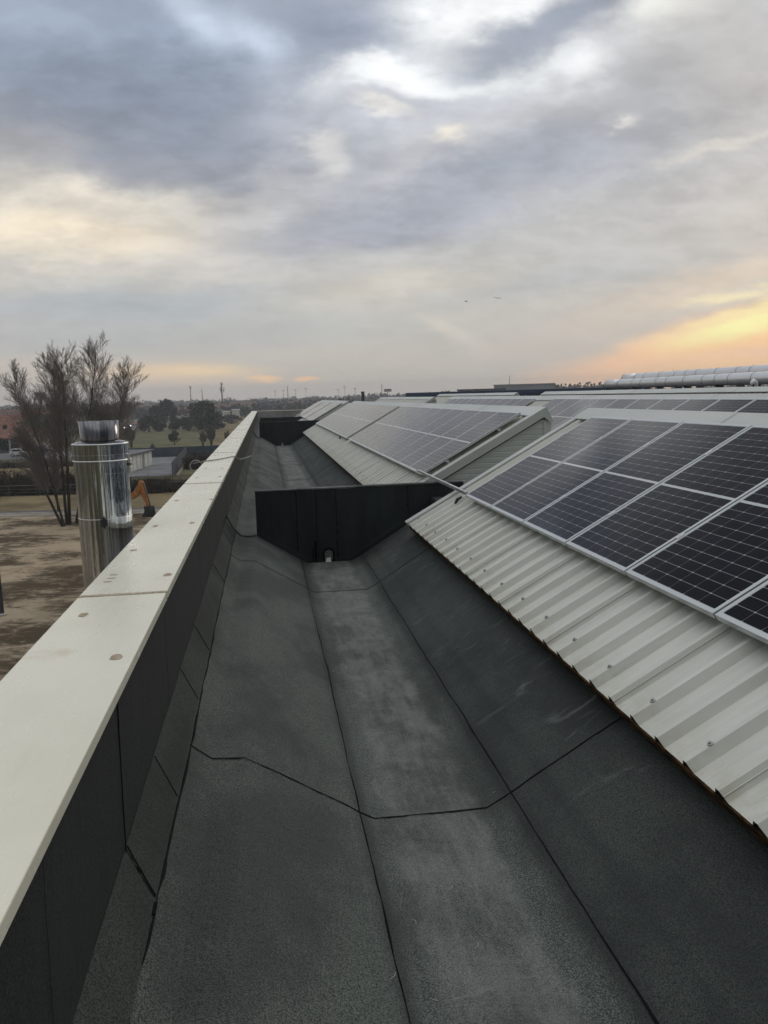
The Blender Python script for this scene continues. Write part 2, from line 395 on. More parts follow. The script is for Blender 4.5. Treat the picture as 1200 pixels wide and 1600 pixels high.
def _mirror(g,b,P,O):
    X=g.sep(O); an=g.math('ARCTAN2',X[1],X[0])
    v=g.comb(g.math('MULTIPLY',an,1.9),g.math('MULTIPLY',X[2],.10),0.)
    n=g.noise(v,2.2,3,.5); n2=g.noise(g.mapping(v,(2.2,1,1)),3,3,.5); n3=g.noise(g.mapping(O,(1,1,.3)),6,3,.5)
    bump(g,b,g.math('ADD',g.math('ADD',n,g.math('MULTIPLY',n2,.16)),g.math('MULTIPLY',n3,.5)),.34,.05)
    c=g.mix(g.ramp(n2,.38,.60),(.44,.47,.52),(.76,.80,.86)); g.put(b.inputs['Base Color'],c)  # upright streaks in the steel colour stand in for broken reflections
    g.put(b.inputs['Roughness'],g.ramp(g.noise(O,9,4,.6),.3,.8,.02,.07))
M_MIRROR=mat('polished stainless steel',(.66,.66,.65),.05,1.,.5,_mirror)
M_BRUSH=mat('dull galvanised tube',(.16,.17,.19),.14,1.,.5,noisy((.06,.06,.065),(.22,.22,.23),6,.3,.7,4,(6,6,.6)))
def _duct(g,b,P,O):
    n=g.noise(g.mapping(P,(1,.3,1)),1.2,4,.6); g.put(b.inputs['Base Color'],g.mix(n,(.60,.60,.61),(.80,.80,.80))); bump(g,b,g.noise(P,2.5,3,.5),.15,.05)
M_DUCT=mat('insulated duct cladding',(.6,.64,.7),.38,.75,.5,_duct)
M_DARKSTEEL=mat('dark steel',(.05,.055,.06),.5,.3,.5)
M_CONC=mat('concrete facade',(.34,.33,.31),.8,0,.3,noisy((.28,.27,.25),(.4,.39,.37),1.2))
def _soil(g,b,P,O):
    Pm=g.mapping(P,(1,1,1),(0,0,0),(0,0,.35))
    n=g.noise(g.mapping(Pm,(.8,1.2,1)),.22,7,.66,.4); n2=g.noise(g.mapping(Pm,(.8,1.6,1)),1.3,7,.7,.5); n3=g.noise(P,5,4,.7)
    m=g.math('ADD',g.math('MULTIPLY',n,.6),g.math('ADD',g.math('MULTIPLY',n2,.3),g.math('MULTIPLY',n3,.1)))
    c=g.mix(g.ramp(m,.44,.56),(.10,.074,.046),(.46,.37,.26)); c=g.mix(g.math('MULTIPLY',g.ramp(n2,.56,.75),.55),c,(.06,.045,.028))
    gr=g.ramp(g.noise(P,.35,5,.6),.55,.7); c=g.mix(g.math('MULTIPLY',gr,.25),c,(.07,.075,.03))
    g.put(b.inputs['Base Color'],c); bump(g,b,g.math('ADD',n2,n3),.9,.25)
M_SOIL=mat('bare trampled soil',(.12,.09,.06),.95,0,.1,_soil)
M_GRASS=mat('winter field grass',(.07,.07,.03),.95,0,.1,noisy((.045,.038,.02),(.12,.10,.055),.08,.35,.65,8,(1,1,1),.5,.2))
M_LAWN=mat('green lawn',(.07,.085,.03),.95,0,.1,noisy((.075,.078,.038),(.125,.12,.062),.12,.35,.65,7))
M_TAN=mat('dry straw grass',(.2,.15,.08),.95,0,.1,noisy((.10,.08,.04),(.21,.16,.09),.15,.35,.65,7))
M_ROAD=mat('asphalt',(.08,.08,.082),.85,0,.3,noisy((.065,.065,.067),(.11,.11,.112),.6))
M_PAD=mat('concrete pad',(.16,.16,.165),.85,0,.3,noisy((.12,.12,.125),(.19,.19,.195),.35))
M_PATH=mat('gravel path',(.22,.2,.17),.95,0,.2,noisy((.17,.155,.13),(.28,.26,.22),.8))
M_BARK=mat('dark bark',(.035,.028,.022),.9,0,.2,noisy((.025,.02,.016),(.055,.045,.036),6))
M_TWIG=mat('grey brown twigs',(.19,.17,.15),.9,0,.2)
M_EVG=mat('dark evergreen leaves',(.02,.03,.014),.8,0,.3,noisy((.010,.017,.009),(.04,.05,.022),.9,.35,.65,4))
M_EVG2=mat('olive evergreen leaves',(.04,.045,.02),.8,0,.3,noisy((.022,.026,.014),(.062,.062,.032),.9,.35,.65,4))
M_BRUSHW=mat('bare brown scrub',(.05,.036,.025),.9,0,.2,noisy((.028,.02,.014),(.075,.055,.038),1.2,.35,.65,4))
M_FAR=mat('distant winter trees',(.05,.047,.04),.9,0,.1,noisy((.03,.03,.026),(.075,.068,.055),.03,.35,.65,4))
M_ROOF=mat('red clay tiles',(.19,.07,.045),.85,0,.2,noisy((.11,.055,.04),(.24,.11,.08),1.3,.35,.65,6,(1,1,3),.5,.1))
M_ROOF2=mat('dull brown tiles',(.12,.07,.055),.85,0,.2,noisy((.08,.05,.04),(.17,.10,.075),1.3))
M_PLAS=mat('cream plaster',(.5,.48,.42),.85,0,.2,noisy((.44,.42,.36),(.55,.53,.46),.8))
M_PLASW=mat('white plaster',(.68,.68,.64),.8,0,.2,noisy((.6,.6,.56),(.72,.72,.68),.8))
M_PLASG=mat('grey plaster',(.3,.3,.29),.85,0,.2,noisy((.25,.25,.24),(.36,.36,.34),.8))
M_GREEN=mat('pale green plaster',(.20,.27,.22),.8,0,.2)
M_WIN=mat('dark window glass',(.015,.018,.022),.12,0,.5)
M_BLUE=mat('dark blue cladding',(.03,.055,.12),.45,0,.4,noisy((.025,.048,.105),(.04,.07,.14),.1))
M_GREYCL=mat('light grey cladding',(.30,.32,.34),.6,0,.3,noisy((.26,.28,.30),(.34,.36,.38),.05))
M_WHITE=mat('white paint',(.75,.75,.73),.4,0,.5)
M_ORANGE=mat('orange machine paint',(.55,.20,.025),.42,0,.5,noisy((.36,.13,.02),(.62,.25,.035),2.5))
M_CARW=mat('white car paint',(.7,.7,.69),.25,0,.6)
M_CARD=mat('dark blue car paint',(.02,.035,.08),.25,0,.6)
M_CARS=mat('silver car paint',(.3,.31,.32),.3,.4,.6)
M_RED=mat('red paint',(.4,.05,.04),.5,0,.4)
M_FENCE=mat('blue grey fence mesh',(.05,.07,.09),.6,0,.4,noisy((.04,.058,.075),(.065,.09,.115),.8))
def emis(name,c,s):
    m=mat(name,(0,0,0),.5); b=m.node_tree.nodes['Principled BSDF']; b.inputs['Emission Color'].default_value=tuple(c)+(1,); b.inputs['Emission Strength'].default_value=s; return m
M_HEAD=emis('lit headlamp',(1,.93,.8),14); M_TAIL=emis('lit tail lamp',(1,.12,.06),5)

# ================================================================== large structure: the factory roof
Y0,Y1=-3.5,58.4
B=empty('factory_building',(0,0,H)); tag(B,'long factory with dark membrane gutter, stone parapet coping and metal roof sheds','building')
C=math.cos(.5095); S=math.sin(.5095)
PROF=[(-.527,-1.475),(-.433,-1.64),(-.328,-1.722),(-.172,-1.733),(.335,-2.045),(.46,-2.122),(1.04,-2.122),(1.155,-2.058),(1.735,-1.705),(2.3,-1.36)]
def zprof(x):
    for (a,b),(c,d) in zip(PROF,PROF[1:]):
        if a<=x<=c: return b+(d-b)*(x-a)/(c-a)
    return PROF[-1][1]
# rounded folds
pp=[]
for i,p in enumerate(PROF):
    if 0<i<len(PROF)-1:
        for t in(-1,0,1):
            q=PROF[i-1] if t<0 else PROF[i+1]; d=math.hypot(q[0]-p[0],q[1]-p[1]); k=.022/d*abs(t)
            pp.append((p[0]+(q[0]-p[0])*k,p[1]+(q[1]-p[1])*k+(0 if t else (.003 if PROF[i-1][1]+PROF[i+1][1]>2*p[1] else -.003))))
    else: pp.append(p)
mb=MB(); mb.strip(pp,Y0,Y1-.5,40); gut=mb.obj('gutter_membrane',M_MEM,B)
# body, facade
mb=MB(); mb.box(-.80,40,Y0,Y1-.1,-H,-2.3); mb.obj('outer_wall',M_CONC,B)
mb=MB(); mb.box(14.6,40,Y0,Y1-.6,-2.3,-.95); mb.obj('roof_deck',M_MEM,B)
mb=MB(); mb.box(-.80,-.545,Y0,Y1-.1,-2.3,-.9); mb.box(-.53,14.6,Y1-.5,Y1-.1,-2.3,-.9); mb.obj('parapet_wall',M_CONC,B)
# parapet face membrane: a skin with slight waviness
mb=MB(); rnd=random.Random(3)
ys=[Y0+(Y1-.5-Y0)*k/160 for k in range(161)]; zs=[-.9,-1.05,-1.2,-1.35,-1.475]
for y in ys:
    for z in zs: mb.v.append((-.527+rnd.uniform(-.0035,.0035),y,z))
for i in range(160):
    for j in range(4): mb.f.append((i*5+j,i*5+j+1,(i+1)*5+j+1,(i+1)*5+j))
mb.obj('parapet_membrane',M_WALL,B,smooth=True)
# coping slabs, each with its mortar joint and sealant spots
joints=[-6.15,-1.2]+[3.75+4.95*k for k in range(12)]
SPOTS=[(-.773,3.415),(-.537,2.801),(-.79,4.202),(-.785,4.118),(-.79,4.04),(-.515,4.129),(-.796,4.879),(-.786,5.807),(-.543,5.877),(-.494,7.25),(-.79,7.267),(-.52,.8),(-.78,1.2)]
rnd=random.Random(5)
for k in range(2,12):
    for q in (.12,.37,.62,.87):
        SPOTS.append((rnd.uniform(-.81,-.76),joints[k+1]+4.95*q+rnd.uniform(-.1,.1))); SPOTS.append((rnd.uniform(-.56,-.52),joints[k+1]+4.95*q+rnd.uniform(-.1,.1)))
def blot(mb,x,y,rx,ry,z,n=14):
    vs=[]; 
    for j in range(n):
        a=2*PI*j/n; q=rnd.uniform(.78,1.15); vs.append((x+rx*q*math.cos(a),y+ry*q*math.sin(a),z))
    mb.add(vs,[tuple(range(n))])
for a,b in zip(joints,joints[1:]):
    b=min(b,Y1); a2=max(a,Y0)
    if a2>=Y1-.2: break
    mb=MB(); mb.box(-.865,-.478,a2+.011,b-.011,-.898,-.86); sl=mb.obj('coping_slab',M_COP,B,bevel=.004)
    mb=MB(); dz=.0025
    nn=12; pts=[(-.862+.384*i/nn) for i in range(nn+1)]
    vs=[(x,b-.013-rnd.uniform(0,.007),-.86+dz) for x in pts]+[(x,b+.013+rnd.uniform(0,.007),-.86+dz) for x in pts]
    vs+=[(x,y,-.90) for x,y,z in vs]
    n1_=nn+1; fs=[(i,i+1,n1_+i+1,n1_+i) for i in range(nn)]+[(n1_-1,2*n1_-1,4*n1_-1,3*n1_-1),(0,2*n1_,3*n1_,n1_)]+[(i+1,i,2*n1_+i,2*n1_+i+1) for i in range(nn)]
    mb.add(vs,fs); mb.obj('mortar_joint',M_MORTAR,sl)
    for (x,y) in SPOTS:
        if a2<y<b-.05:
            mb=MB()
            small= 4.0<y<4.25 and x<-.7
            blot(mb,x,y,.021,.011 if small else .034,-.86+.0012); mb.obj('sealant_spot',M_SPOT,sl)
# end coping across
mb=MB(); mb.box(-.46,14.6,Y1-.52,Y1-.0,-.898,-.862); mb.obj('coping_slab',M_COP,B,bevel=.004)
# ---- membrane seams (tar squeezed out of the laps): narrow uneven beads
def bead(name,pts,wd=.006,h=.0035,par=B,mt=M_TAR,seed=0,nrm=(0,0,1),sub=.05,jit=.003):
    r=random.Random(seed); P=[]
    for a,b in zip(pts,pts[1:]):
        a=Vector(a); b=Vector(b); n=max(1,int((b-a).length/sub))
        for k in range(n): P.append(a.lerp(b,k/n))
    P.append(Vector(pts[-1])); nrm=Vector(nrm); mb=MB(); 
    j=0; drift=Vector((0,0,0))
    for i,p in enumerate(P):
        t=(P[min(i+1,len(P)-1)]-P[max(i-1,0)]).normalized(); s=t.cross(nrm).normalized()
        drift=drift*.8+s*r.uniform(-jit,jit); p=p+drift; q=wd*r.uniform(.35,1.25)*(1.6 if r.random()<.06 else 1)
        mb.v+=[tuple(p-s*q),tuple(p+nrm*h),tuple(p+s*q)]
    for i in range(len(P)-1): mb.f+=[(i*3,i*3+1,i*3+4,i*3+3),(i*3+1,i*3+2,i*3+5,i*3+4)]
    return mb.obj(name,mt,par)
def long_seam(x,y0,y1,seed,wd=.005):
    z=zprof(x)+.003
    return bead('membrane_seam',[(x,y0,z),(x,y1,z)],wd,.004,seed=seed,sub=.12,jit=.004)
divY=10.45; divY2=37.2; divY3=49.
for i,(a,b) in enumerate(((Y0,divY),(divY+.12,divY2),(divY2+.12,divY3))):
    long_seam(-.428,a,b,11+i,.006); long_seam(.385,a,b,21+i,.004); long_seam(1.172,a,b,31+i,.004)
def cross_seam(y,seed,sk=0.,x1=1.80):
    xs=[-.428,-.328,-.172,.0,.15,.30,.335,.385,.46,.75,1.04,1.155,1.30,1.5,1.735,x1]
    r=random.Random(seed); pts=[(x,y+sk*(x-.4)+r.uniform(-.012,.012),zprof(x)+.004) for x in xs]
    bead('membrane_seam',pts,.0046,.004,seed=seed,sub=.035,jit=.0022)
for i,(y,sk) in enumerate(((3.85,0.0),(8.78,.02),(-1.1,0),(16.2,0),(21.3,0),(26.2,.03),(31.4,0),(42.5,0))): cross_seam(y,41+i,sk)
# short oblique seams on the cant strip, vertical laps on the parapet face
for i,(y,wd) in enumerate(((2.63,.007),(3.33,.003),(4.45,.004),(5.35,.004),(7.4,.003),(9.3,.004),(12.4,.004),(15.,.004),(18.2,.004))):
    bead('membrane_seam',[(-.523,y+.03,-1.47),(-.433,y-.02,-1.632)],wd*(.9 if i==0 else .55),.004,seed=60+i,nrm=(.87,0,.5),sub=.02,jit=.002)
mb=MB(); mb.box(-.006,.006,-.035,.03,0,.005,Matrix.Translation((-.428,2.55,-1.637))); mb.obj('tar_lump',M_TAR,B)
for i,y in enumerate((1.76,2.68,3.98,6.1,8.2,10.6,12.05,15.2,18.6,22.4)):
    bead('membrane_seam',[(-.5225,y,-.90),(-.5225,y-.03,-1.2),(-.5225,y-.05,-1.475)],.0026 if y<4.5 and y>2.5 else .0013,.004 if y==2.68 else .0012,seed=80+i,nrm=(1,0,0),sub=.03,jit=.002,mt=M_LAP if y==2.68 else M_WALL)
M_CHIP=mat('pale dry chip',(.4,.39,.35),.8)
# debris: tiny pale twigs/chips lying in the gutter
DEB=[(610,1531,20),(672,1560,-70),(742,1483,25),(700,1392,15),(650,1446,80),(500,960,20),(505,985,70),(392,953,10),(420,962,40),(560,935,30),(540,1045,60),(770,1240,10),(520,1050,30),(870,1090,15),(690,1095,50)]
DL=['pale twig nearest the bottom edge, left of the long seam','pale twig at the bottom edge just right of the long seam','bent pale twig on the silt band below the cross seam','pale twig highest of those below the cross seam','steep pale twig close right of the long seam near the bottom','tiny chip just past the seam left edge, third from the drain','tiny steep chip beside the long seam above the bare strip','tiny chip left of two on the smooth left slope','tiny chip right of two on the smooth left slope','tiny chip on the silt band nearest the drain','tiny chip on the silt band midway to the cross seam','tiny chip by the right fold beside the cross seam','tiny chip hugging the long seam midway','tiny chip on the right slope nearest the sheet eave','tiny chip on the silt band edge by the right fold']
for i,(px,py,a) in enumerate(DEB):
    r=ray(px,py); z=-2.1
    for _ in range(6): x=r.x*z/r.z; z=zprof(x)
    x=r.x*z/r.z; y=r.y*z/r.z; l=.035 if i<5 else .022; a=R(a)
    mb=MB(); mb.tube([(x,y,z+.004),(x+l*.5*math.cos(a),y+l*.5*math.sin(a),z+.009),(x+l*math.cos(a+.5),y+l*math.sin(a+.5),z+.006)],.0011,4)
    o=mb.obj('dry_twig',M_CHIP,None); o.location=(0,0,H); tag(o,DL[i],'twig','pale debris chips in the gutter')
# ---- gutter dividers
def divider(y,xl,xr,top,seed,detail=True):
    r=random.Random(seed); bot=[(x,zprof(x)-.02) for x in (xl,-.172,.335,.46,1.04,1.155,1.735,2.25) if x>=xl]
    if xr>2.3: bot.append((xr,-1.6))
    topp=[(xl+(xr-xl)*k/14,top+.01*k/14+r.uniform(-.004,.004)) for k in range(14,-1,-1)]
    mb=MB(); mb.prism(bot+topp,y,y+.13); d=mb.obj('gutter_divider',M_DIV,B,bevel=.012)
    mb=MB()
    vs=[]; 
    for k in range(15):
        x=xl-.004+(xr-xl)*k/14; z=top+.006+.01*k/14; vs+=[(x,y-.008,z-.016+r.uniform(-.006,.006)),(x,y-.006,z+.002),(x,y+.137,z+.002),(x,y+.14,z-.05)]
    mb.add(vs,[(k*4+j,k*4+j+1,(k+1)*4+j+1,(k+1)*4+j) for k in range(14) for j in range(3)]); mb.obj('divider_cap',M_MEM,d)
    # outlet with its leaf basket
    mb=MB(); cx,cz=.74,-2.035
    arch=[(-.075,-.07)]+[(-.075*math.cos(a),.03+.075*math.sin(a)) for a in [PI*k/12 for k in range(13)]]+[(.075,-.07)]
    inn=[(a*.72,b*.72 if b>-.06 else b) for a,b in arch]
    n=len(arch); vs=[(cx+a,y-.03,cz+b) for a,b in arch]+[(cx+a,y-.03,cz+b) for a,b in inn]+[(cx+a,y+.01,cz+b) for a,b in arch]+[(cx+a,y+.01,cz+b) for a,b in inn]
    fs=[]
    for i in range(n-1): fs+=[(i,i+1,n+i+1,n+i),(i,2*n+i,2*n+i+1,i+1),(n+i,n+i+1,3*n+i+1,3*n+i)]
    mb.add(vs,fs); mb.obj('drain_collar',M_TAR,d)
    mb=MB()
    for k in range(-4,5): 
        hh=.03+math.sqrt(max(0,.05**2-(k*.011)**2)); mb.tube([(cx+k*.011,y-.018,cz-.06),(cx+k*.011,y-.022,cz+hh)],.0028,5)
    for k in range(6): mb.tube([(cx-.05,y-.02,cz-.05+k*.02),(cx+.05,y-.02,cz-.05+k*.02)],.0022,5)
    mb.obj('drain_grate',M_PLASG,d)
    mb=MB(); mb.add([(cx-.045,y-.035,cz-.085),(cx+.03,y-.04,cz-.083),(cx+.02,y-.028,cz-.02),(cx-.028,y-.028,cz-.028),(cx-.004,y-.034,cz-.03)],[(0,1,2,4,3)]); mb.obj('paper_scrap',M_WHITE,d)
    if detail:
        for i,x in enumerate((.345,.60,.86,1.80)):
            bead('lap_seam',[(x,y-.002,top-.01),(x+.004,y-.002,zprof(x)+.01)],.006,.006,par=d,seed=seed+i,nrm=(0,-1,0),sub=.03,jit=.003)
        mb=MB(); mb.box(.56,.585,y-.03,y,-2.11,-1.83); mb.box(.535,.545,y-.02,y,-2.11,-1.93); mb.obj('strap',M_TAR,d)
        mb=MB(); mb.prism([(xl+.1,-1.80),(.335,-2.045),(.46,-2.118),(1.04,-2.118),(1.155,-2.05),(1.735,-1.69),(1.70,-1.64),(1.14,-2.0),(1.02,-2.07),(.48,-2.07),(.36,-1.99),(xl+.1,-1.73)],y-.012,y+.01); mb.obj('base_fillet',M_DIV,d,bevel=.004)
    return d
divider(divY,-.165,2.55,-1.168,7)
divider(divY2,-.25,2.6,-1.055,8,False)
divider(divY3,-.27,2.6,-1.14,9,False)
# dark ragged membrane upstand behind divider one, right side, and step below shed end
mb=MB(); mb.box(1.95,3.3,9.9,10.4,-1.7,-1.48); mb.box(2.1,2.25,10.0,10.44,-1.5,-1.33); mb.obj('membrane_upstand',M_DIV,B,bevel=.02)
# valley floor between sheds and between rows
mb=MB(); mb.strip([(2.3,-1.36),(2.35,-1.75),(14.6,-1.72)],Y0,Y1-.5,1); mb.obj('roof_deck',M_MEM,B)
# seal the gutter sides under
# ---- sheds
EX,EZ=1.669,-1.565; SL=2.66
def shed(ox,oz,y0,y1,screws=None,ridge_pieces=6,core=True,capfrom=2.41,gab=True,seed=0):
    """one monitor roof: corrugated sandwich panels, ridge cap, verges, gable and rear wall"""
    r=random.Random(seed)
    root=empty('shed_roof',(EX+ox,0,EZ+oz),0,B)
    root.rotation_euler=(0,-.5095,0)                       # local x runs up the slope, z is the roof normal
    # corrugation: crests on every quarter metre, the near flank of each drops sharply
    prof=[]; k0=math.ceil(y0/.25); k1=math.floor(y1/.25)
    prof.append((y0,0))
    for k in range(k0,k1+1):
        yc=k*.25
        for dy,z in ((-.046,0),(-.013,.040),(.013,.040),(.046,0)):
            if y0<yc+dy<y1: prof.append((yc+dy,z))
        if y0<yc+.125<y1: prof+= [(yc+.119,0),(yc+.125,.0022),(yc+.131,0)] if yc+.131<y1 else []
    prof.append((y1,0))
    n=len(prof); sx=[0,.9,1.8,SL]; vs=[(s,y,z) for s in sx for y,z in prof]
    fs=[(j*n+i,j*n+i+1,(j+1)*n+i+1,(j+1)*n+i) for j in range(len(sx)-1) for i in range(n-1)]
    lo=len(vs); vs+=[(.0,y,z-.0035) for y,z in prof]; fs+=[(i+1,i,lo+i,lo+i+1) for i in range(n-1)]
    lo2=len(vs); vs+=[(.10,y,z-.0035) for y,z in prof]; fs+=[(lo+i+1,lo+i,lo2+i,lo2+i+1) for i in range(n-1)]
    mb=MB(); mb.add(vs,fs); mb.obj('corrugated_sheet',M_SHEET,root)
    mb=MB()                                                  # side laps: one every metre
    for k in range(k0,k1+1):
        if k%4==3 and y0<k*.25-.06: mb.box(.0,SL-.3,k*.25-.034,k*.25-.0295,.0158,.0235)
    if mb.v: mb.obj('side_lap',M_SHEET,root)
    mb=MB(); mb.box(-.008,SL,y0+.02,y1-.02,-.062,-.0045); mb.obj('insulation_core',M_FOAM,root)
    mb=MB(); mb.box(.02,SL,y0+.02,y1-.02,-.068,-.0625); mb.obj('liner_sheet',M_CAP,root)
    if screws:
        kk=0
        for k in range(k0,k1+1):
            if k%2==0 and screws[0]<k*.25<screws[1]:
                mb=MB(); mb.lathe([(0,.0525),(.007,.0525),(.007,.046),(.013,.0445),(.0145,.0405)],(.128+r.uniform(-.006,.006),k*.25,0),10); sc_=mb.obj('screw',M_SCREW,root)
    # ridge cap: front flange, short steep back flange
    LB=.27; ny=max(1,int((y1-y0)/3.0)); step=(y1-y0)/ny
    for k in range(ny):
        a=y0+k*step; b=a+step; lift=.003*(k%2)+(.03 if ox>5 else 0)
        mb=MB(); z0=.049+lift; 
        back=[(SL+.15*LB*0,z0)]
        # local frame rotated, so vertical-down is (-S,-C)
        pts=[(capfrom,z0-.007),(capfrom+.004,z0),(SL,z0),(SL-.008,z0-.225),(SL-.022,z0-.235)]
        mb.strip(pts,a,b+.02 if k<ny-1 else b); mb.obj('ridge_cap',M_CAP,root)
    # verge flashings
    for ye,sg in ((y0,1),(y1,-1)):
        mb=MB(); mb.box(-.012,SL,min(ye-sg*.004,ye+sg*.13),max(ye-sg*.004,ye+sg*.13),.044,.050); mb.box(-.012,SL,min(ye+sg*.13,ye+sg*.134),max(ye+sg*.13,ye+sg*.134),.002,.050); vg=mb.obj('verge_trim',M_CAP,root)
        mb=MB(); ya,yb=sorted((ye-sg*.008,ye-sg*.0045)); mb.prism([(-.014,-.06),(-.014,.0505),(SL,.0505),(SL-.008,-.185),(SL-.05,-.185),(SL-.10,-.06)],ya,yb); mb.obj('verge_fascia',M_GABLE,vg)
    return root
def shed_walls(ox,oz,y0,y1):
    ax=EX+ox; az=EZ+oz
    ridge=(ax+SL*C,az+SL*S); bx=ridge[0]+.045
    for ye,sg in ((y0,1),(y1,-1)):
        # horizontally ribbed gable cladding
        ya=ye+sg*.035
        mb=MB(); z=-1.75; k=0
        x_at=lambda z:(ax+(z-az+.06)/math.tan(.5095)+.06)
        zt=ridge[1]-.13
        while z<zt-.02:
            z2=min(z+.075,zt-.01); xl=max(x_at(z+.0),ax+.05); xl2=max(x_at(z2),ax+.05)
            if z<az: xl=xl2=ax+.06
            d=.004*sg
            za,zb=z+.02,z2-.006
            f=lambda zz:xl+(xl2-xl)*(zz-z)/(z2-z)
            lv=[(z,0),(za,-d),(zb,-d),(z2,0)]
            o=len(mb.v)
            for zz,dd in lv: mb.v+=[(f(zz),ya+dd,zz),(bx,ya+dd,zz)]
            for q in range(3): mb.f.append((o+2*q,o+2*q+1,o+2*q+3,o+2*q+2))
            z=z2; k+=1
        mb.obj('gable_wall',M_GABLE,B)
        mb=MB(); mb.box(bx-.10,bx+.012,min(ya-sg*.018,ya+.03),max(ya-sg*.018,ya+.03),-1.75,zt-.03); mb.obj('corner_trim',M_GABLE,B)
    mb=MB(); mb.box(bx-.02,bx,y0+.05,y1-.05,-1.75,ridge[1]-.14); mb.obj('rear_wall',M_GABLE,B)
SHEDS=[(-3.3,9.73),(11.28,36.4),(38.9,57.0)]
shed(0,0,-3.3,9.73,screws=(1.5,9.6),seed=1)
shed(0,0,11.28,36.4,screws=(11.3,24.9),seed=2)
shed(0,0,38.9,57.0,seed=3)
for ox,oz in ((4.15,.085),(8.3,.16)):
    shed(ox,oz,-3.3,9.73,seed=4); shed(ox,oz,10.9,35.0,seed=5)
    shed(ox,oz,38.9,57.0,seed=6)
for ox,oz in ((0,0),(4.15,.085),(8.3,.16)):
    for k,(a,b) in enumerate(SHEDS):
        if ox and k==1: a,b=10.9,35.0
        shed_walls(ox,oz,a,b)

# ================================================================== solar panels
TH=.5095; HP=.122; AP=.6654
PM=Matrix(((0,C,-S),(-1,0,0),(0,S,C)))
def panel_proto():
    root=empty('solar_panel')
    fr=.024; t=.035
    mb=MB()
    # frame of four bars; glass sits 1.5 mm below its rim
    mb.box(0,PW,0,fr,-t,0); mb.box(0,PW,PL-fr,PL,-t,0); mb.box(0,fr,fr,PL-fr,-t,0); mb.box(PW-fr,PW,fr,PL-fr,-t,0)
    mb.obj('frame',M_ALU,root)
    mb=MB(); mb.box(fr,PW-fr,fr,PL-fr,-.008,-.0015); mb.obj('glass',M_PV,root)
    mb=MB(); mb.box(fr,PW-fr,fr,PL-fr,-.0125,-.0085); mb.obj('back_sheet',M_WHITE,root)
    for s in (.42,1.30):
        mb=MB(); mb.box(-.019,-.001,s-.03,s+.03,-.03,.0035); mb.box(-.028,.008,s-.03,s+.03,.0005,.0042); mb.lathe([(0,.0075),(.005,.0075),(.005,.0042)],(-.010,s,0),8); mb.obj('clamp',M_STEEL,root)
    return root
proto=panel_proto(); proto_used=False
STEP=1.0377
def place_panel(ox,oz,y,label,group,lift=0.):
    global proto_used
    o=proto if not proto_used else copy_tree(proto); proto_used=True
    s=AP; P=Vector((EX+ox+s*C-(HP+lift)*S,y,H+EZ+oz+s*S+(HP+lift)*C))
    o.matrix_world=PM.to_4x4(); o.location=P; o.rotation_euler=PM.to_euler()
    tag(o,label,'solar panel',group); return o
NTH=['first','second','third','fourth','fifth','sixth','seventh','eighth','ninth','tenth','eleventh','twelfth','thirteenth','fourteenth','fifteenth','sixteenth','seventeenth','eighteenth','nineteenth','twentieth']
groups=[]   # (ox,oz,start y (far end), n, text, group)
def bank(ox,oz,yfar,n,text,group,fromnear=False):
    for k in range(n):
        y=yfar-k*STEP
        i=(n-1-k) if fromnear else k
        lab='%s panel from the %s end of %s'%(NTH[i],'near' if fromnear else 'far',text)
        place_panel(ox,oz,y,lab,group)
    # two rails under the bank
    for s in (.42,1.30):
        a=Vector((EX+ox+(AP+s)*C-.085*S,0,H+EZ+oz+(AP+s)*S+.085*C))*1
        rx=a.x-HP*0; M=Matrix.Translation(Vector((a.x,0,a.z)))@Matrix.Rotation(-TH,4,'Y')
        mb=MB(); mb.box(-.02,.02,yfar-n*STEP-.06,yfar+.06,-.042,-.004,M)
        for k in range(0,n*4+1,4): mb.box(-.03,.03,yfar-k*.25-.02,yfar-k*.25+.02,-.045,-.0425,M)
        o=mb.obj('mounting_rail',M_RAIL); tag(o,('lower' if s<1 else 'upper')+' aluminium rail hidden under '+text,'rail','rails under the solar banks')
bank(0,0,8.9117,10,'the nearest dark bank of solar panels','solar panels on the nearest shed')
bank(0,0,21.95,10,'the first grey bank on the middle shed','solar panels on the middle shed',True)
bank(0,0,35.95,13,'the second grey bank on the middle shed','solar panels on the middle shed',True)
bank(0,0,44.5,5,'the nearest bank on the far shed','solar panels on the far shed',True)
bank(0,0,50.4,5,'the middle bank on the far shed','solar panels on the far shed',True)
bank(0,0,56.4,5,'the farthest bank on the far shed','solar panels on the far shed',True)
bank(4.15,.085,21.6,10,'the right bank on the second row','solar panels on the second row',False)
bank(4.15,.085,33.6,10,'the left bank on the second row','solar panels on the second row',True)
# rail that bridges the gap between the nearest two banks
ex=Vector((EX+AP*C-HP*S,0,EZ+AP*S+HP*C)); 
mb=MB(); mb.box(ex.x+.005,ex.x+.040,8.95,11.9,H+ex.z-.005,H+ex.z+.03); o=mb.obj('bridging_rail',M_RAIL)
tag(o,'bare galvanised rail bridging the gap between the nearest shed and the gable shed','rail')
# junction blob on near sheet
Mr=Matrix.Translation((EX,0,H+EZ))@Matrix.Rotation(-TH,4,'Y')
mb=MB(); mb.tube([Mr@Vector((.55,9.15,.045)),Mr@Vector((.60,9.17,.065)),Mr@Vector((.66,9.2,.06))],[.014,.02,.012],8); o=mb.obj('cable_gland',M_RUBBER); tag(o,'small black cable gland on the ribbed sheet near the panel corner','cable gland')
mb=MB(); mb.tube([Mr@Vector((.6,24.1,.045)),Mr@Vector((.62,24.1,.1))],[.03,.02],8); o=mb.obj('cable_gland',M_RUBBER); tag(o,'small dark fitting on the sheet of the middle shed by the gap between banks','cable gland')

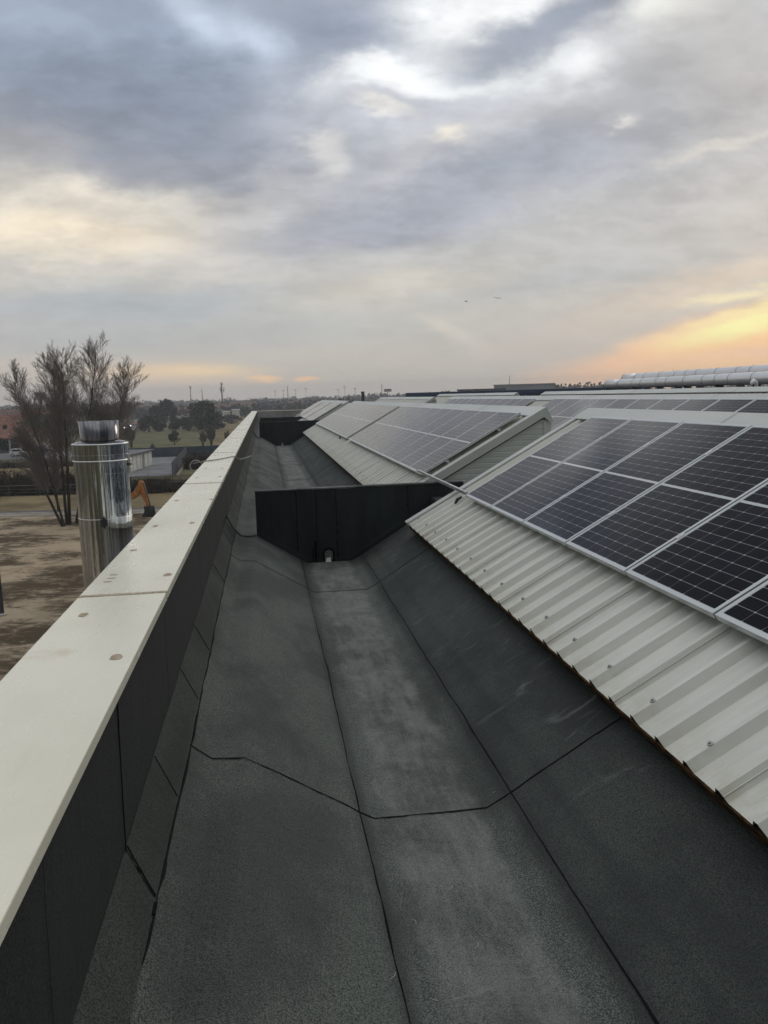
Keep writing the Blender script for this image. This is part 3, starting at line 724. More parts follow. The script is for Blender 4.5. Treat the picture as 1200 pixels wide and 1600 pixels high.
# ================================================================== chimney flue outside the parapet
CH=empty('flue_pipe',(-1.152,6.0,0)); tag(CH,'mirror polished stainless steel chimney flue standing outside the parapet','chimney')
rr=.190
def ch(prof,name,mt=M_MIRROR,n=64):
    mb=MB(); mb.lathe(prof,(0,0,H),n); return mb.obj(name,mt,CH,smooth=True)
o=ch([(rr-.008,-H),(rr-.008,-.485)],'pipe_body')
o=ch([(rr-.003,-.486),(rr-.003,-.40)],'pipe_band'); 
o=ch([(rr-.001,-.402),(rr+.0,-.285)],'top_collar')
def ring(z,r,t,name='bead_ring'):
    mb=MB(); n=64; prof=[(r+t*math.cos(a),z+t*1.0*math.sin(a)) for a in [2*PI*k/10 for k in range(11)]]; mb.lathe(prof,(0,0,H),n); mb.obj(name,M_STEEL,CH,smooth=True)
ring(-.283,rr-.002,.0045); ring(-.398,rr-.002,.0045); ring(-.357,rr-.003,.0025); ring(-.484,rr-.006,.0028)
mb=MB(); mb.lathe([(rr-.002,-.283),(rr-.03,-.268),(.125,-.262)],(0,0,H),64); mb.obj('cover_plate',M_BRUSH,CH,smooth=True)
mb=MB(); mb.lathe([(.128,-.27),(.134,-.125),(.131,-.125),(.125,-.27)],(0,0,H),64); mb.lathe([(.124,-.3),(.124,-.15),(.0,-.15)],(0,0,H),32); mb.obj('inner_flue',M_BRUSH,CH,smooth=True)
mb=MB(); mb.box(.185,.215,-.03,-.01,H-.44,H-.425); mb.box(.185,.20,-.03,-.012,H-.50,H-.36); mb.tube([(.2,-.05,H-.40),(.2,.02,H-.40)],.007,6); mb.tube([(.2,-.05,H-.46),(.2,.02,H-.46)],.007,6); mb.obj('clamp_bolt',M_STEEL,CH)
an=-1.45
def onc(a,r,z): return (r*math.cos(a),r*math.sin(a),H+z)
mb=MB(); mb.tube([onc(an-.12,rr+.006,-.82),onc(an+.12,rr+.006,-.82)],.006,6); mb.tube([onc(an,rr+.004,-.86),onc(an,rr+.004,-.78)],.009,6)
mb.box(-.02,.02,-.012,.012,-.025,.025,Matrix.Translation(onc(an,rr+.004,-.82))); mb.obj('latch',M_DARKSTEEL,CH)
ring(-.80,rr-.0075,.0022,'joint_line')

# ---- wire across the coping
mb=MB(); z=H-.86
pts=[(-1.02,11.75,z-.02),(-.93,11.7,z-.0),(-.86,11.72,z+.012),(-.7,11.95,z+.01),(-.52,12.4,z+.012),(-.47,12.5,z+.006),(-.40,12.6,z-.05),(-.3,12.7,z-.03),(-.22,12.8,z-.012)]
mb.tube(pts,.008,6); o=mb.obj('cable',M_PLASG); tag(o,'thin grey cable lying slack across the stone coping','cable')
mb=MB(); c0=Vector((-.98,11.72,z-.06)); mb.tube([c0+Vector((.085*math.cos(a),.01*a,.085*math.sin(a))) for a in [2*PI*k/20 for k in range(21)]],.010,6); o=mb.obj('cable_coil',M_PLASG); tag(o,'pale loop of cable hanging on the outer edge of the coping','cable loop')
# divider-side cables (small dark loop beside dividers)
for (y,lab) in ((10.3,'thin black cable drooping beside the nearest gutter divider'),(36.8,'thin black cable drooping beside the middle gutter divider')):
    mb=MB(); mb.tube([(-.52,y-.15,H-1.42),(-.45,y-.1,H-1.58),(-.36,y-.05,H-1.69),(-.27,y,H-1.715),(-.18,y+.05,H-1.715)],.008 if y<20 else .014,6); o=mb.obj('black_cable',M_RUBBER); tag(o,lab,'cable')

# ================================================================== duct pipes on the far right roof
def duct(x,zc,r,y0,y1,label,elbow):
    root=empty('ventilation_duct',(x,y1,H)); tag(root,label,'duct')
    mb=MB(); y=y1; k=0; segs=[]
    rn=random.Random(int(x*10))
    while y>y0:
        l=rn.choice((1.55,1.55,.95)); mb2=MB(); mb2.tube([(0,y-y1,zc),(0,max(y-l,y0)-y1+.0,zc)],r,28,True); mb2.obj('duct_section',M_DUCT,root,smooth=False)
        for p in root.children[-1].data.polygons: p.use_smooth=len(p.vertices)==4
        mb2=MB(); mb2.tube([(0,y-y1-.012,zc),(0,y-y1+.012,zc)],r+.008,28,True); mb2.obj('flange_ring',M_GREYCL,root)
        if k%2==0:
            mb2=MB(); mb2.box(-r*.7,r*.7,y-y1-.06,y-y1+.0,-.95,zc-r*.75); mb2.obj('duct_support',M_DARKSTEEL,root)
        y-=l; k+=1
    if elbow:
        mb2=MB(); pts=[(.45-.45*math.cos(a),.45*math.sin(a),zc) for a in [PI*k/14 for k in range(15)]]; mb2.tube(pts,r,24); mb2.obj('elbow',M_DUCT,root,smooth=True)
    return root
duct(18.0,.245,.235,5,41.4,'silver insulated duct nearer of the two long pipes on the far right roof',True)
duct(18.9,.52,.235,5,41.4,'silver insulated duct behind and above its twin on the far right roof',False)
mb=MB(); mb.box(16.9,19.6,2,41,-1.0+H,H-.12); o=mb.obj('duct_plinth',M_DARKSTEEL); tag(o,'long dark steel plinth carrying the two silver ducts','plinth')
vt=empty('roof_vent',(14.2,22.3,H)); tag(vt,'small white angled vent cowl in front of the silver ducts','vent')
mb=MB(); mb.tube([(0,0,-1),(0,0,-.02),(-.03,0,.06),(-.13,0,.10)],[.05,.05,.07,.10],12); mb.obj('cowl',M_WHITE,vt,smooth=True)

# ================================================================== ground and land
def sheet(name,pts,z,mt,kind='structure'):
    mb=MB(); mb.add([(p[0],p[1],z) for p in pts],[tuple(range(len(pts)))]); o=mb.obj(name,mt); tag(o,kind=kind); return o
sheet('ground',[(-4000,-3000),(6000,-3000),(6000,7000),(-4000,7000)],0,M_GRASS)
def gp(*pts): return [gnd(x,y) for x,y in pts]
def strip_between(name,ya,yb,x0,x1,z,mt,sl=-.027):
    f=lambda x,y:gnd(x,y+sl*(x-100)); return sheet(name,[f(x0,ya),f(x1,ya),f(x1,yb),f(x0,yb)],z,mt)
sheet('field',[gnd(-500,812),gnd(480,800),(-.9,45,0),(-.9,-30,0),(-80,-30,0)],.02,M_SOIL)
strip_between('dirt_path',806,799,-500,420,.035,M_PATH)
strip_between('earth_bank',797,774,-500,420,.03,M_TAN)
strip_between('kerb_strip',799.5,797.5,-500,420,.05,M_ROAD)
strip_between('road',716,705,-700,330,.03,M_ROAD)
strip_between('verge',745,730,-500,120,.035,M_TAN)
strip_between('pavement',752,745,-500,60,.04,M_PAD)
sheet('lawn',gp((150,705),(420,697),(420,668),(150,674)),.03,M_LAWN)
sheet('meadow',gp((330,696),(420,694),(400,648),(340,650)),.05,M_TAN)
sheet('yard',gp((190,746),(271,743),(292,712),(215,712)),.05,M_PAD)
sheet('lawn',gp((274,744),(330,742),(330,712),(296,711)),.055,M_LAWN)
# far railway / fields
def box_building(name,x0,x1,D,depth,ybot,ytop,mt,label,cat='building',roofmt=None,win=True,fascia=0):
    """flat-roofed block facing the viewer, ends at picture columns x0..x1 and distance D"""
    a=dist(x0,D); b=dist(x1,D); zt=zof((x0+x1)/2,ytop,D); wv=b-a; W=wv.length; ang=math.atan2(wv.y,wv.x)
    root=empty(name,(a.x,a.y,0),ang); tag(root,label,cat)
    mb=MB(); mb.box(0,W,0,depth,0,zt); mb.obj('wall',mt,root)
    mb=MB(); mb.box(-.2,W+.2,-.2,depth+.2,zt-.02,zt+.4); mb.obj('roof',roofmt or mt,root)
    if win:
        n=max(2,int(W/6)); 
        for k in range(min(n,14)):
            x=(k+.5)*W/min(n,14); mb=MB(); mb.box(x-.9,x+.9,-.06,.02,zt*.45,zt*.45+1.4); mb.obj('window',M_WIN,root)
    return root
def house(x,y,W,Dp,hw,hr,rz,wallm,roofm,label,hip=False,grp='village houses beyond the road',chim=True,porch=False,name='village_house'):
    p=gnd(x,y); root=empty(name,(p.x,p.y,0),rz); tag(root,label,'house',grp)
    mb=MB(); mb.box(-W/2,W/2,-Dp/2,Dp/2,0,hw)
    if not hip:
        for sx in (-W/2,W/2-.001): mb.add([(sx,-Dp/2,hw),(sx,Dp/2,hw),(sx,0,hw+hr*.96)],[(0,1,2)])
    mb.obj('wall',wallm,root)
    o=.5; mb=MB(); t=.18
    if hip:
        rx=max(W/2-Dp/2,.5)
        vs=[(-W/2-o,-Dp/2-o,hw),(W/2+o,-Dp/2-o,hw),(W/2+o,Dp/2+o,hw),(-W/2-o,Dp/2+o,hw),(-rx,0,hw+hr),(rx,0,hw+hr)]
        mb.add(vs,[(0,1,5,4),(1,2,5),(2,3,4,5),(3,0,4),(3,2,1,0)])
    else:
        q=hr/(Dp/2)
        mb.prism([(-Dp/2-o,hw-o*q),(0,hw+hr),(Dp/2+o,hw-o*q),(Dp/2+o,hw-o*q+t),(0,hw+hr+t),(-Dp/2-o,hw-o*q+t)],-W/2-o,W/2+o,'x')
    rf=mb.obj('roof',roofm,root)
    if chim:
        mb=MB(); mb.box(W*.2,W*.2+.6,-.3+Dp*.15,.3+Dp*.15,hw+hr*.3,hw+hr+.9); mb.box(W*.2-.1,W*.2+.7,-.4+Dp*.15,.4+Dp*.15,hw+hr+.9,hw+hr+1.05); mb.obj('chimney_stack',M_PLASG,rf)
    for k in range(3):
        for st in range(1 if hw<4 else 2):
            xx=-W/2+W*(k+.5)/3; z=1+st*2.8
            mb=MB(); mb.box(xx-.5,xx+.5,-Dp/2-.05,-Dp/2+.02,z,z+1.3); wn=mb.obj('window',M_WIN,root)
            mb=MB(); mb.box(xx-.62,xx+.62,-Dp/2-.08,-Dp/2-.0,z-.14,z-.005); mb.obj('sill',M_PLASW,wn)
    if porch:
        for k in range(4):
            mb=MB(); mb.box(-W*.4+k*W*.27-.15,-W*.4+k*W*.27+.15,-Dp/2-1.6,-Dp/2-1.3,0,hw-.2); mb.obj('porch_column',M_PLASW,root)
        mb=MB(); mb.prism([(-Dp/2-2,hw-.3),(-Dp/2,hw+.35),(-Dp/2,hw+.1),(-Dp/2-2,hw-.5)],-W/2,W/2,'x'); mb.obj('porch_roof',roofm,root)
    return root
house(34,704,9.5,8,3.2,2.2,-.35,M_PLAS,M_ROOF,'nearest red hipped roof house with white porch columns behind the parked white car',True,porch=True)
house(78,690,7,10,5.2,2.2,1.35,M_GREEN,M_ROOF,'pale green gabled house with white bargeboards right of the red hipped house')
house(52,686,14,10,4.6,2.8,-.1,M_PLAS,M_ROOF,'large red roofed house right behind the hipped porch house',True)
house(8,690,10,9,4.2,2.6,.25,M_PLAS,M_ROOF,'red tiled house at the far left edge of the village')
house(12,678,14,10,5.6,2.6,.05,M_PLASG,M_ROOF2,'dull roofed house behind the red houses at the left edge',True)
house(-20,700,12,9,4,2.6,.3,M_PLAS,M_ROOF,'red tiled house just outside the left edge')
house(60,677,9,8,4.4,2.6,.5,M_PLAS,M_ROOF,'small red gabled house up the slope behind the large red roof')
house(27,668,12,8,4.8,2.4,-.3,M_PLASW,M_ROOF,'white walled red roofed house farther behind the dull roofed one')
house(96,664,10,8,4.4,2.4,.1,M_PLAS,M_ROOF,'distant red roofed house right of the water tower foot')
house(132,660,12,8,4.2,2.2,-.15,M_PLASW,M_ROOF2,'distant white house with dull roof behind the middle poplar')
house(50,660,14,8,5.0,2.4,.2,M_PLAS,M_ROOF2,'distant cream house directly under the water tower')
house(112,672,10,9,5,2.4,-.4,M_PLAS,M_ROOF2,'pale plastered house half hidden behind the bare poplars')
house(285,652,16,9,3.6,2.2,-.15,M_PLAS,M_ROOF,'low red roofed farmhouse among the evergreens')
house(316,649,14,9,5,2.2,.2,M_PLASG,M_ROOF2,'grey two storey house behind the dark evergreens')
house(338,650,12,9,5,2,.1,M_PLASG,M_ROOF2,'brownish house left of the telecom mast foot')
house(379,645,18,10,5.6,2.,.15,M_PLAS,M_ROOF2,'distant cream villa just right of the telecom mast')
house(205,652,12,9,4.4,2.2,.15,M_PLASG,M_ROOF2,'grey house beyond the road with the headlights')
house(232,646,12,9,4.4,2.2,-.2,M_PLAS,M_ROOF,'small red roofed house left of the big evergreen')
house(160,655,12,9,4.4,2.2,.3,M_PLASW,M_ROOF2,'white house behind the right hand bare poplar')
house(455,641,20,10,5.0,2.,.0,M_PLASG,M_ROOF2,'grey distant house beyond the end of the parapet')
box_building('white_shed',346,358,360,8,649,644,M_PLASW,'small white box shed left of the coping end',win=False)
box_building('white_warehouse',361,373,420,12,648,641.5,M_PLASW,'white warehouse gable just left of the coping end',win=False)
# white garage building by the concrete yard
a=gnd(207,737); b_=gnd(238,727); rz=math.atan2((b_-a).y,(b_-a).x); W=(b_-a).length
root=empty('white_garage',(a.x,a.y,0),rz); tag(root,'white panelled garage with dark flat roof beside the concrete yard','garage')
mb=MB(); mb.box(-2,W,0,7,0,2.25); mb.obj('wall',M_PLASW,root)
mb=MB(); mb.box(-2.4,W+.3,-.4,7.3,2.2501,2.42); mb.obj('roof',M_DARKSTEEL,root)
for k in range(6):
    mb=MB(); x=-1.6+k*(W+1.4)/6; mb.box(x,x+.07,-.03,0.001,0.02,2.2); mb.obj('wall_joint',M_PLASG,root)
mb=MB(); mb.box(W*.5,W*.5+.9,-.05,0.01,0,2.0); mb.obj('door',M_PLASG,root)
# fences
def fence(pts,h,label,name='mesh_fence',post=2.5,solid=True,mt=M_FENCE,panel_t=.03,par=None):
    root=empty(name,(pts[0][0],pts[0][1],0)); tag(root,label,'fence'); o=Vector((pts[0][0],pts[0][1],0))
    for a,b in zip(pts,pts[1:]):
        a=Vector((a[0],a[1],0))-o; b=Vector((b[0],b[1],0))-o; d=b-a; l=d.length; M=Matrix.Translation(a)@Matrix.Rotation(math.atan2(d.y,d.x),4,'Z')
        mb=MB()
        if solid: mb.box(0,l,-panel_t/2,panel_t/2,.05,h-.08,M)
        else:
            for k in range(3): mb.box(0,l,-.01,.01,h*(k+1)/3-.02-(.006 if k<2 else 0),h*(k+1)/3-.012+(.03 if k==2 else 0),M)
        mb.obj('fence_panel',mt,root)
        n=min(90,max(1,int(l/post)))
        for k in range(n+1):
            mb=MB(); x=l*k/n; mb.box(x-.05,x+.05,-.05,.05,0,h,M); mb.obj('post',M_DARKSTEEL,root)
    return root
fence([gnd(270,745),gnd(293,713)],1.9,'dark blue screen fence running away beside the concrete yard')
a=gnd(268,746);b_=gnd(292,714); mb=MB(); d=(b_-a); M=Matrix.Translation((a.x+.7,a.y,0))@Matrix.Rotation(math.atan2(d.y,d.x),4,'Z'); mb.box(0,d.length,-.15,.15,0,.25,M); o=mb.obj('kerb',M_PATH); tag(o,'pale concrete kerb along the foot of the blue screen fence','kerb')
fence([gnd(150,718),gnd(430,708)],1.75,'long blue grey boundary fence in front of the green lawn')
fence([gnd(-80,778),gnd(300,768)],1.1,'thin wire fence with pale top rail along the scrub hedge','wire_fence',3,False,M_PLASG)
# excavator: mostly hidden behind the flue
def excavator(x,y):
    p=gnd(x,y); root=empty('excavator',(p.x,p.y,0),math.atan2(*(gnd(232,808)-p).yx)); tag(root,'orange excavator behind the chimney flue with its arm folded down to a dark bucket','excavator')
    X=(gnd(232,808)-p).length
    mb=MB()
    for s in(-1,1): mb.prism([(-1.5,.1),(-1.3,0),(1.3,0),(1.5,.1),(1.6,.4),(1.3,.7),(-1.3,.7),(-1.6,.4)],s*.95-.2,s*.95+.2)
    mb.obj('track',M_DARKSTEEL,root)
    mb=MB(); mb.box(-1.5,1.0,-1.0,1.0,.75,1.5); mb.prism([(-1.6,.9),(-1.2,.8),(-1.2,1.6),(-1.5,1.6)],-1,1); mb.obj('body',M_ORANGE,root,bevel=.08)
    mb=MB(); mb.prism([(-.2,1.5),(.9,1.5),(1.0,1.9),(.7,2.7),(-.2,2.7)],-.95,-.1); cb=mb.obj('cab',M_ORANGE,root,bevel=.05)
    mb=MB(); mb.prism([(-.05,1.8),(.8,1.8),(.85,1.95),(.62,2.55),(-.05,2.55)],-.98,-.07); mb.obj('cab_window',M_WIN,cb)
    # boom up to elbow, stick down
    e=(X-.95,2.75); 
    mb=MB(); mb.prism([(.8,1.2),(1.0,1.0),(X-2.2,1.35),(X-1.35,1.75),(e[0]+.12,e[1]-.1),(e[0]-.15,e[1]+.12),(X-1.85,2.1),(X-2.6,1.75)],.08,.38); mb.obj('boom',M_ORANGE,root,bevel=.03)
    mb=MB(); mb.prism([(e[0]-.25,e[1]+.2),(e[0]+.12,e[1]+.22),(e[0]+.38,e[1]-.3),(X-.12,.95),(X-.3,.85),(e[0]-.1,e[1]-.75)],.10,.36); mb.obj('stick',M_ORANGE,root,bevel=.03)
    mb=MB(); mb.tube([(e[0]-.45,.23,e[1]-.5),(e[0]-.15,.23,e[1]+.1)],.06,8); mb.tube([(e[0]+.22,.23,e[1]+.1),(X-.0,.23,1.15)],.055,8); mb.tube([(X-.05,.23,1.2),(X+.05,.23,.75)],.05,8); mb.obj('hydraulic_ram',M_DARKSTEEL,root)
    mb=MB(); mb.prism([(X-.35,.9),(X+.05,.9),(X+.15,.55),(X+.2,.02),(X-.2,.0),(X-.75,.05),(X-.45,.25),(X-.3,.5)],-.15,.6); mb.obj('bucket',M_RUBBER,root,bevel=.02)
excavator(158,800)
# post at the left edge
p=gnd(3,962); root=empty('utility_post',(p.x,p.y,0)); tag(root,'dark grey utility post at the very left edge of the field','post')
mb=MB(); mb.tube([(0,0,0),(0,0,5.5)],[.11,.075],10); mb.obj('pole',M_DARKSTEEL,root); mb=MB(); mb.lathe([(0,5.58),(.09,5.55),(.09,5.5)],(0,0,0),10); mb.obj('pole_cap',M_DARKSTEEL,root); mb=MB(); mb.lathe([(.2,0),(.2,.08),(.11,.12)],(0,0,0),12); mb.obj('base_collar',M_CONC,root)
# ---- cars
def car(x,y,rz,mt,label,lights=False,dcol=None):
    p=gnd(x,y,.03); root=empty('parked_car' if not lights else 'moving_car',(p.x,p.y,.03),rz); tag(root,label,'car')
    L_=4.1; side=[(-2.05,.35),(-2.0,.85),(-1.75,.95),(-1.35,1.42),(.25,1.45),(.95,.98),(1.85,.82),(2.05,.6),(2.05,.32)]
    mb=MB(); mb.prism(side,-.82,.82); mb.obj('body',mt,root,bevel=.06)
    for s in(-1,1):
        mb=MB(); mb.prism([(-1.45,.98),(-1.2,1.34),(.2,1.37),(.72,1.0)],s*.825-.01,s*.825+.01); mb.obj('side_window',M_WIN,root)
    mb=MB(); mb.prism([(.30,1.42),(.95,1.0),(.98,1.02),(.34,1.45)],-.7,.7); mb.obj('windscreen',M_WIN,root)
    mb=MB(); mb.prism([(-1.72,.98),(-1.38,1.40),(-1.42,1.43),(-1.77,1.0)],-.68,.68); mb.obj('rear_window',M_WIN,root)
    for sx in(-1.3,1.3):
        for s in(-1,1):
            mb=MB(); mb.tube([(sx,s*.62,.32),(sx,s*.86,.32)],.32,16); wl=mb.obj('wheel',M_RUBBER,root)
            mb=MB(); mb.tube([(sx,s*.861,.32),(sx,s*.872,.32)],.19,12); mb.obj('rim',M_STEEL,wl)
    for s in(-1,1):
        mb=MB(); mb.box(1.96,2.075,s*.62-.16,s*.62+.16,.60,.76); mb.obj('headlight',M_HEAD if lights else M_STEEL,root)
        mb=MB(); mb.box(-2.08,-1.98,s*.66-.12,s*.66+.12,.66,.84); mb.obj('tail_light',M_TAIL if lights else M_RED,root)
    return root
car(34,713,-.35,M_CARW,'white hatchback parked on the road before the red hipped house')
car(70,709,-.2,M_CARD,'dark blue car on the road right of the white hatchback')
tw=lambda x,y:math.atan2(-gnd(x,y).y,-gnd(x,y).x)
car(196,671,tw(196,671)+.1,M_CARS,'oncoming silver car with lit headlights nearest on the far road',True)
car(201,668,tw(201,668)+.1,M_CARD,'oncoming dark car with lit headlights behind the silver one',True)
car(211,664,tw(211,664)+PI,M_CARS,'receding car with red tail lights on the far road',True)
car(215,661,tw(215,661)+.05,M_CARW,'most distant oncoming car with lit headlights on the far road',True)
sheet('road',gp((180,680),(206,676),(226,652),(216,652)),.06,M_ROAD)

# ================================================================== trees
def grow(mbT,mbW,p,d,length,rad,level,maxl,r,tw_=0.012):
    n=6 if level==0 else 4; pts=[p]; dd=d.copy()
    for i in range(n):
        dd=(dd+Vector((r.uniform(-1,1),r.uniform(-1,1),r.uniform(-.25,.85)))*(.06 if level==0 else .13)).normalized(); pts.append(pts[-1]+dd*length/n)
    e=rad*.18 if level==0 else rad*.3
    rads=[max(tw_*.55,rad+(e-rad)*i/n) for i in range(n+1)]
    (mbT if level==0 else mbW).tube(pts,rads,6 if level==0 else (4 if level==1 else 3),cap=False)
    if level>=maxl: return
    nb={0:38,1:13,2:9,3:4}[level]
    for k in range(nb):
        t=(.36 if level==0 else .15)+(.63 if level==0 else .83)*(k+r.random()*.8)/nb; t=min(t,.99); i=min(int(t*n),n-1); q=pts[i].lerp(pts[i+1],t*n-i)
        ax=(pts[i+1]-pts[i]).normalized(); a=r.uniform(0,2*PI); u=ax.orthogonal().normalized(); u=Matrix.Rotation(a,3,ax)@u
        an=R(r.uniform(24,48)); nd=(ax*math.cos(an)+u*math.sin(an)+Vector((0,0,.15))).normalized()
        q_=(.36-.23*t) if level==0 else r.uniform(.40,.60)*(1.05-.4*t)
        grow(mbT,mbW,q,nd,length*q_*(r.uniform(.75,1.2) if level==0 else 1),max(tw_,rads[i]*r.uniform(.30,.45)),level+1,maxl,r,tw_)
def bare_tree(name,p,h,stems,seed,label,maxl=3,r0=.16,group=None,twig=.012,cat='tree'):
    r=random.Random(seed); root=empty(name,(p.x,p.y,0)); tag(root,label,cat,group)
    T=MB(); W=MB()
    for (dx,dy,lean_x,lean_y,hh) in stems:
        d=Vector((lean_x,lean_y,1)).normalized(); grow(T,W,Vector((dx,dy,-.1)),d,h*hh,r0*r.uniform(.8,1.15),0,maxl,r,twig)
    T.obj('trunk',M_BARK,root); W.obj('crown',M_TWIG,root); return root
# right vector at the clump, so stems can lean sideways in the direction seen in the photo
rg=R0
def lean(a,b=0): v=rg*a+Vector((sy,cy,0))*b; return (v.x,v.y)
GP='bare winter poplars in one clump beyond the field'
def st(dx,a,hh,b=0,dy=0):
    l=lean(a,b); o=rg*dx; return (o.x,o.y+dy,l[0],l[1],hh)
pB=gnd(100,822)
bare_tree('bare_poplar',gnd(101,823),15,[st(0,-.25,.79,.05),st(-.1,-.42,.52,.1)],21,'left bare poplar of the clump, stems leaning left over the houses',r0=.12,group=GP,twig=.009)
bare_tree('bare_poplar',gnd(107,820),15,[st(-.1,-.085,.85,.1),st(.1,.055,.85,-.05)],33,'middle bare poplar of the clump with two upright stems',r0=.13,group=GP,twig=.009)
bare_tree('bare_poplar',gnd(117,818),15,[st(.1,.20,.90,.08),st(.3,.50,.83,.0),st(.2,.33,.62,.2)],47,'right bare poplar of the clump with the tallest stem and one leaning right',r0=.13,group=GP,twig=.009)
bare_tree('bare_poplar',gnd(86,800),6.5,[st(.1,-.35,.7),st(.3,.02,.75)],58,'low bushy bare poplar just behind the left stems',r0=.10,group=GP,twig=.008)
# leafy crowns from many small leaf cards in lumpy volumes
def leaf_mesh(name,seed,W,Hh,n,leaf,lumps=9,base=.12,shape='round'):
    r=random.Random(seed); mb=MB(); L_=[]
    for k in range(lumps):
        a=r.uniform(0,2*PI); zz=r.uniform(base+.15,.85); rr_=.5*(math.sin(PI*min(1,max(0,(zz-base)/(1-base))**.8))**.6)*r.uniform(.3,.8)
        if shape=='cone': rr_=.42*(1-zz)*r.uniform(.2,1)
        L_.append((rr_*math.cos(a)*W,rr_*math.sin(a)*W,zz*Hh,r.uniform(.16,.29)*W*(1 if shape!='cone' else (1.15-zz)),r.uniform(.12,.22)*Hh))
    for k in range(n):
        c=r.choice(L_); v=Vector((r.gauss(0,1),r.gauss(0,1),r.gauss(0,1))).normalized()*(r.random()**.35)
        p=Vector((c[0]+v.x*c[3],c[1]+v.y*c[3],max(base*Hh*.6,c[2]+v.z*c[4])))
        nn=Vector((r.gauss(0,1),r.gauss(0,1),r.gauss(0,1)+.4)).normalized(); u=nn.orthogonal().normalized()*leaf*r.uniform(.5,1.3); w_=nn.cross(u)*r.uniform(.5,1)
        mb.add([p-u,p-w_,p+u,p+w_],[(0,1,2,3)])
    return mb
_lc={}
def leafy(name,p,W,Hh,seed,label,mt=M_EVG,n=1600,leaf=.35,shape='round',cat='tree',group=None,base=.12,trunk=True):
    root=empty(name,(p.x,p.y,0),random.Random(seed).uniform(0,6)); tag(root,label,cat,group)
    leaf_mesh(name,seed,W,Hh,n,leaf,16 if shape=='round' else 18,base,shape).obj('crown',mt,root)
    if trunk:
        mb=MB(); mb.tube([(0,0,0),(.1,0,Hh*.3),(0,.05,Hh*.62)],[W*.035+.06,W*.028+.05,.05],7)
        mb.tube([(.05,0,Hh*.3),(W*.2,.1,Hh*.5)],[W*.02+.03,.03],5); mb.tube([(.05,0,Hh*.34),(-W*.18,-.2,Hh*.55)],[W*.02+.03,.03],5); mb.obj('trunk',M_BARK,root)
    return root
EG='evergreens beyond the lawn'
leafy('evergreen_tree',gnd(258,666),10.5,10.4,1,'tall spreading dark evergreen left of the antenna masts',n=2600,leaf=.42,group=EG)
leafy('evergreen_tree',gnd(316,671),10,9.2,2,'largest dark evergreen with a high crown right of the lawn shrubs',n=3000,leaf=.4,group=EG)
leafy('evergreen_tree',gnd(322,674),10,6,3,'broad low dark evergreen in front of the largest one',n=2200,leaf=.36,group=EG,base=.03)
leafy('evergreen_tree',gnd(296,673),6,4.5,4,'dark rounded shrub tree left of the largest evergreen',n=1300,leaf=.32,group=EG,base=.03)
leafy('evergreen_tree',gnd(274,672),4.8,4.6,5,'round dark shrub tree in the middle of the lawn edge',n=1100,leaf=.3,group=EG,base=.03)
leafy('evergreen_tree',gnd(233,675),6.5,5.2,6,'round dark shrub tree at the left end of the lawn',n=1500,leaf=.32,group=EG,base=.03)
leafy('evergreen_tree',gnd(250,674),5,3.6,7,'low olive shrub between two round dark shrubs',mt=M_EVG2,n=900,leaf=.3,group=EG,base=.03)
leafy('evergreen_tree',gnd(340,671),6,4.6,8,'olive shrub tree right of the broad evergreen',mt=M_EVG2,n=1100,leaf=.3,group=EG,base=.03)
leafy('small_conifer',gnd(273,695),2.4,3.3,9,'small dark conifer standing alone on the green lawn',n=700,leaf=.17,shape='round')
leafy('cypress_tree',gnd(88,668),3,9.5,10,'narrow dark cypress rising behind the green gabled house',n=1200,leaf=.3,shape='cone')
for i,(x,y,W,h,mt,lab) in enumerate(((118,672,12,8,M_EVG,'wide dark evergreen behind the cypress and the poplars'),(100,676,9,6,M_EVG,'lower dark evergreen right behind the green house'),(140,668,11,8,M_EVG2,'olive crowned tree behind the middle poplar'),(165,672,10,7,M_EVG,'dark tree left of the far road'),(186,664,9,7.5,M_EVG2,'olive tree beside the far road'),(66,690,5,3.6,M_EVG,'dark garden bush between the hipped and green houses'),(10,706,8,3.2,M_EVG,'dark garden hedge bush by the left road edge'),(2,690,7,5,M_EVG2,'olive tree at the left edge before the tiled house'),(362,662,9,3.4,M_EVG2,'low olive thicket beside the coping end'),(384,652,9,5,M_EVG,'dark tree peeping over the end of the coping'),(345,655,10,4.4,M_EVG,'low dark trees left of the white sheds'),(214,655,9,7,M_EVG,'dark tree behind the far road cars'),(240,655,9,6.5,M_EVG2,'olive tree left of the tall spreading evergreen'),(288,650,12,7,M_EVG2,'olive trees around the red farmhouse'),(365,645,16,8,M_EVG,'tall dark distant tree near the cream villa'),(398,641,16,9,M_EVG,'distant dark pair of trees beyond the villa'))):
    leafy('garden_tree',gnd(x,y),W,h,100+i,lab,mt=mt,n=1100,leaf=.34,group='garden trees of the village',base=.05)
for i,(x,y,h,lab) in enumerate(((330,697,6.2,'round bare tree on the lawn beside the coping edge'),(317,697,5.,'smaller bare tree left of the round bare one'),(238,712,3.4,'thin bare sapling behind the white garage'),(150,690,8,'bare tree behind the flue top'),(205,700,7.,'bare tree behind the garage roof'),(355,694,4.5,'bare sapling nearest the coping edge'))):
    bare_tree('bare_tree',gnd(x,y),h,[(0,0,.05,0,.62),(0,.1,-.2,.1,.55),(.1,0,.25,-.1,.5),(0,0,.1,.3,.5)],200+i,lab,maxl=3 if h>6 else 2,r0=.10,twig=.02)
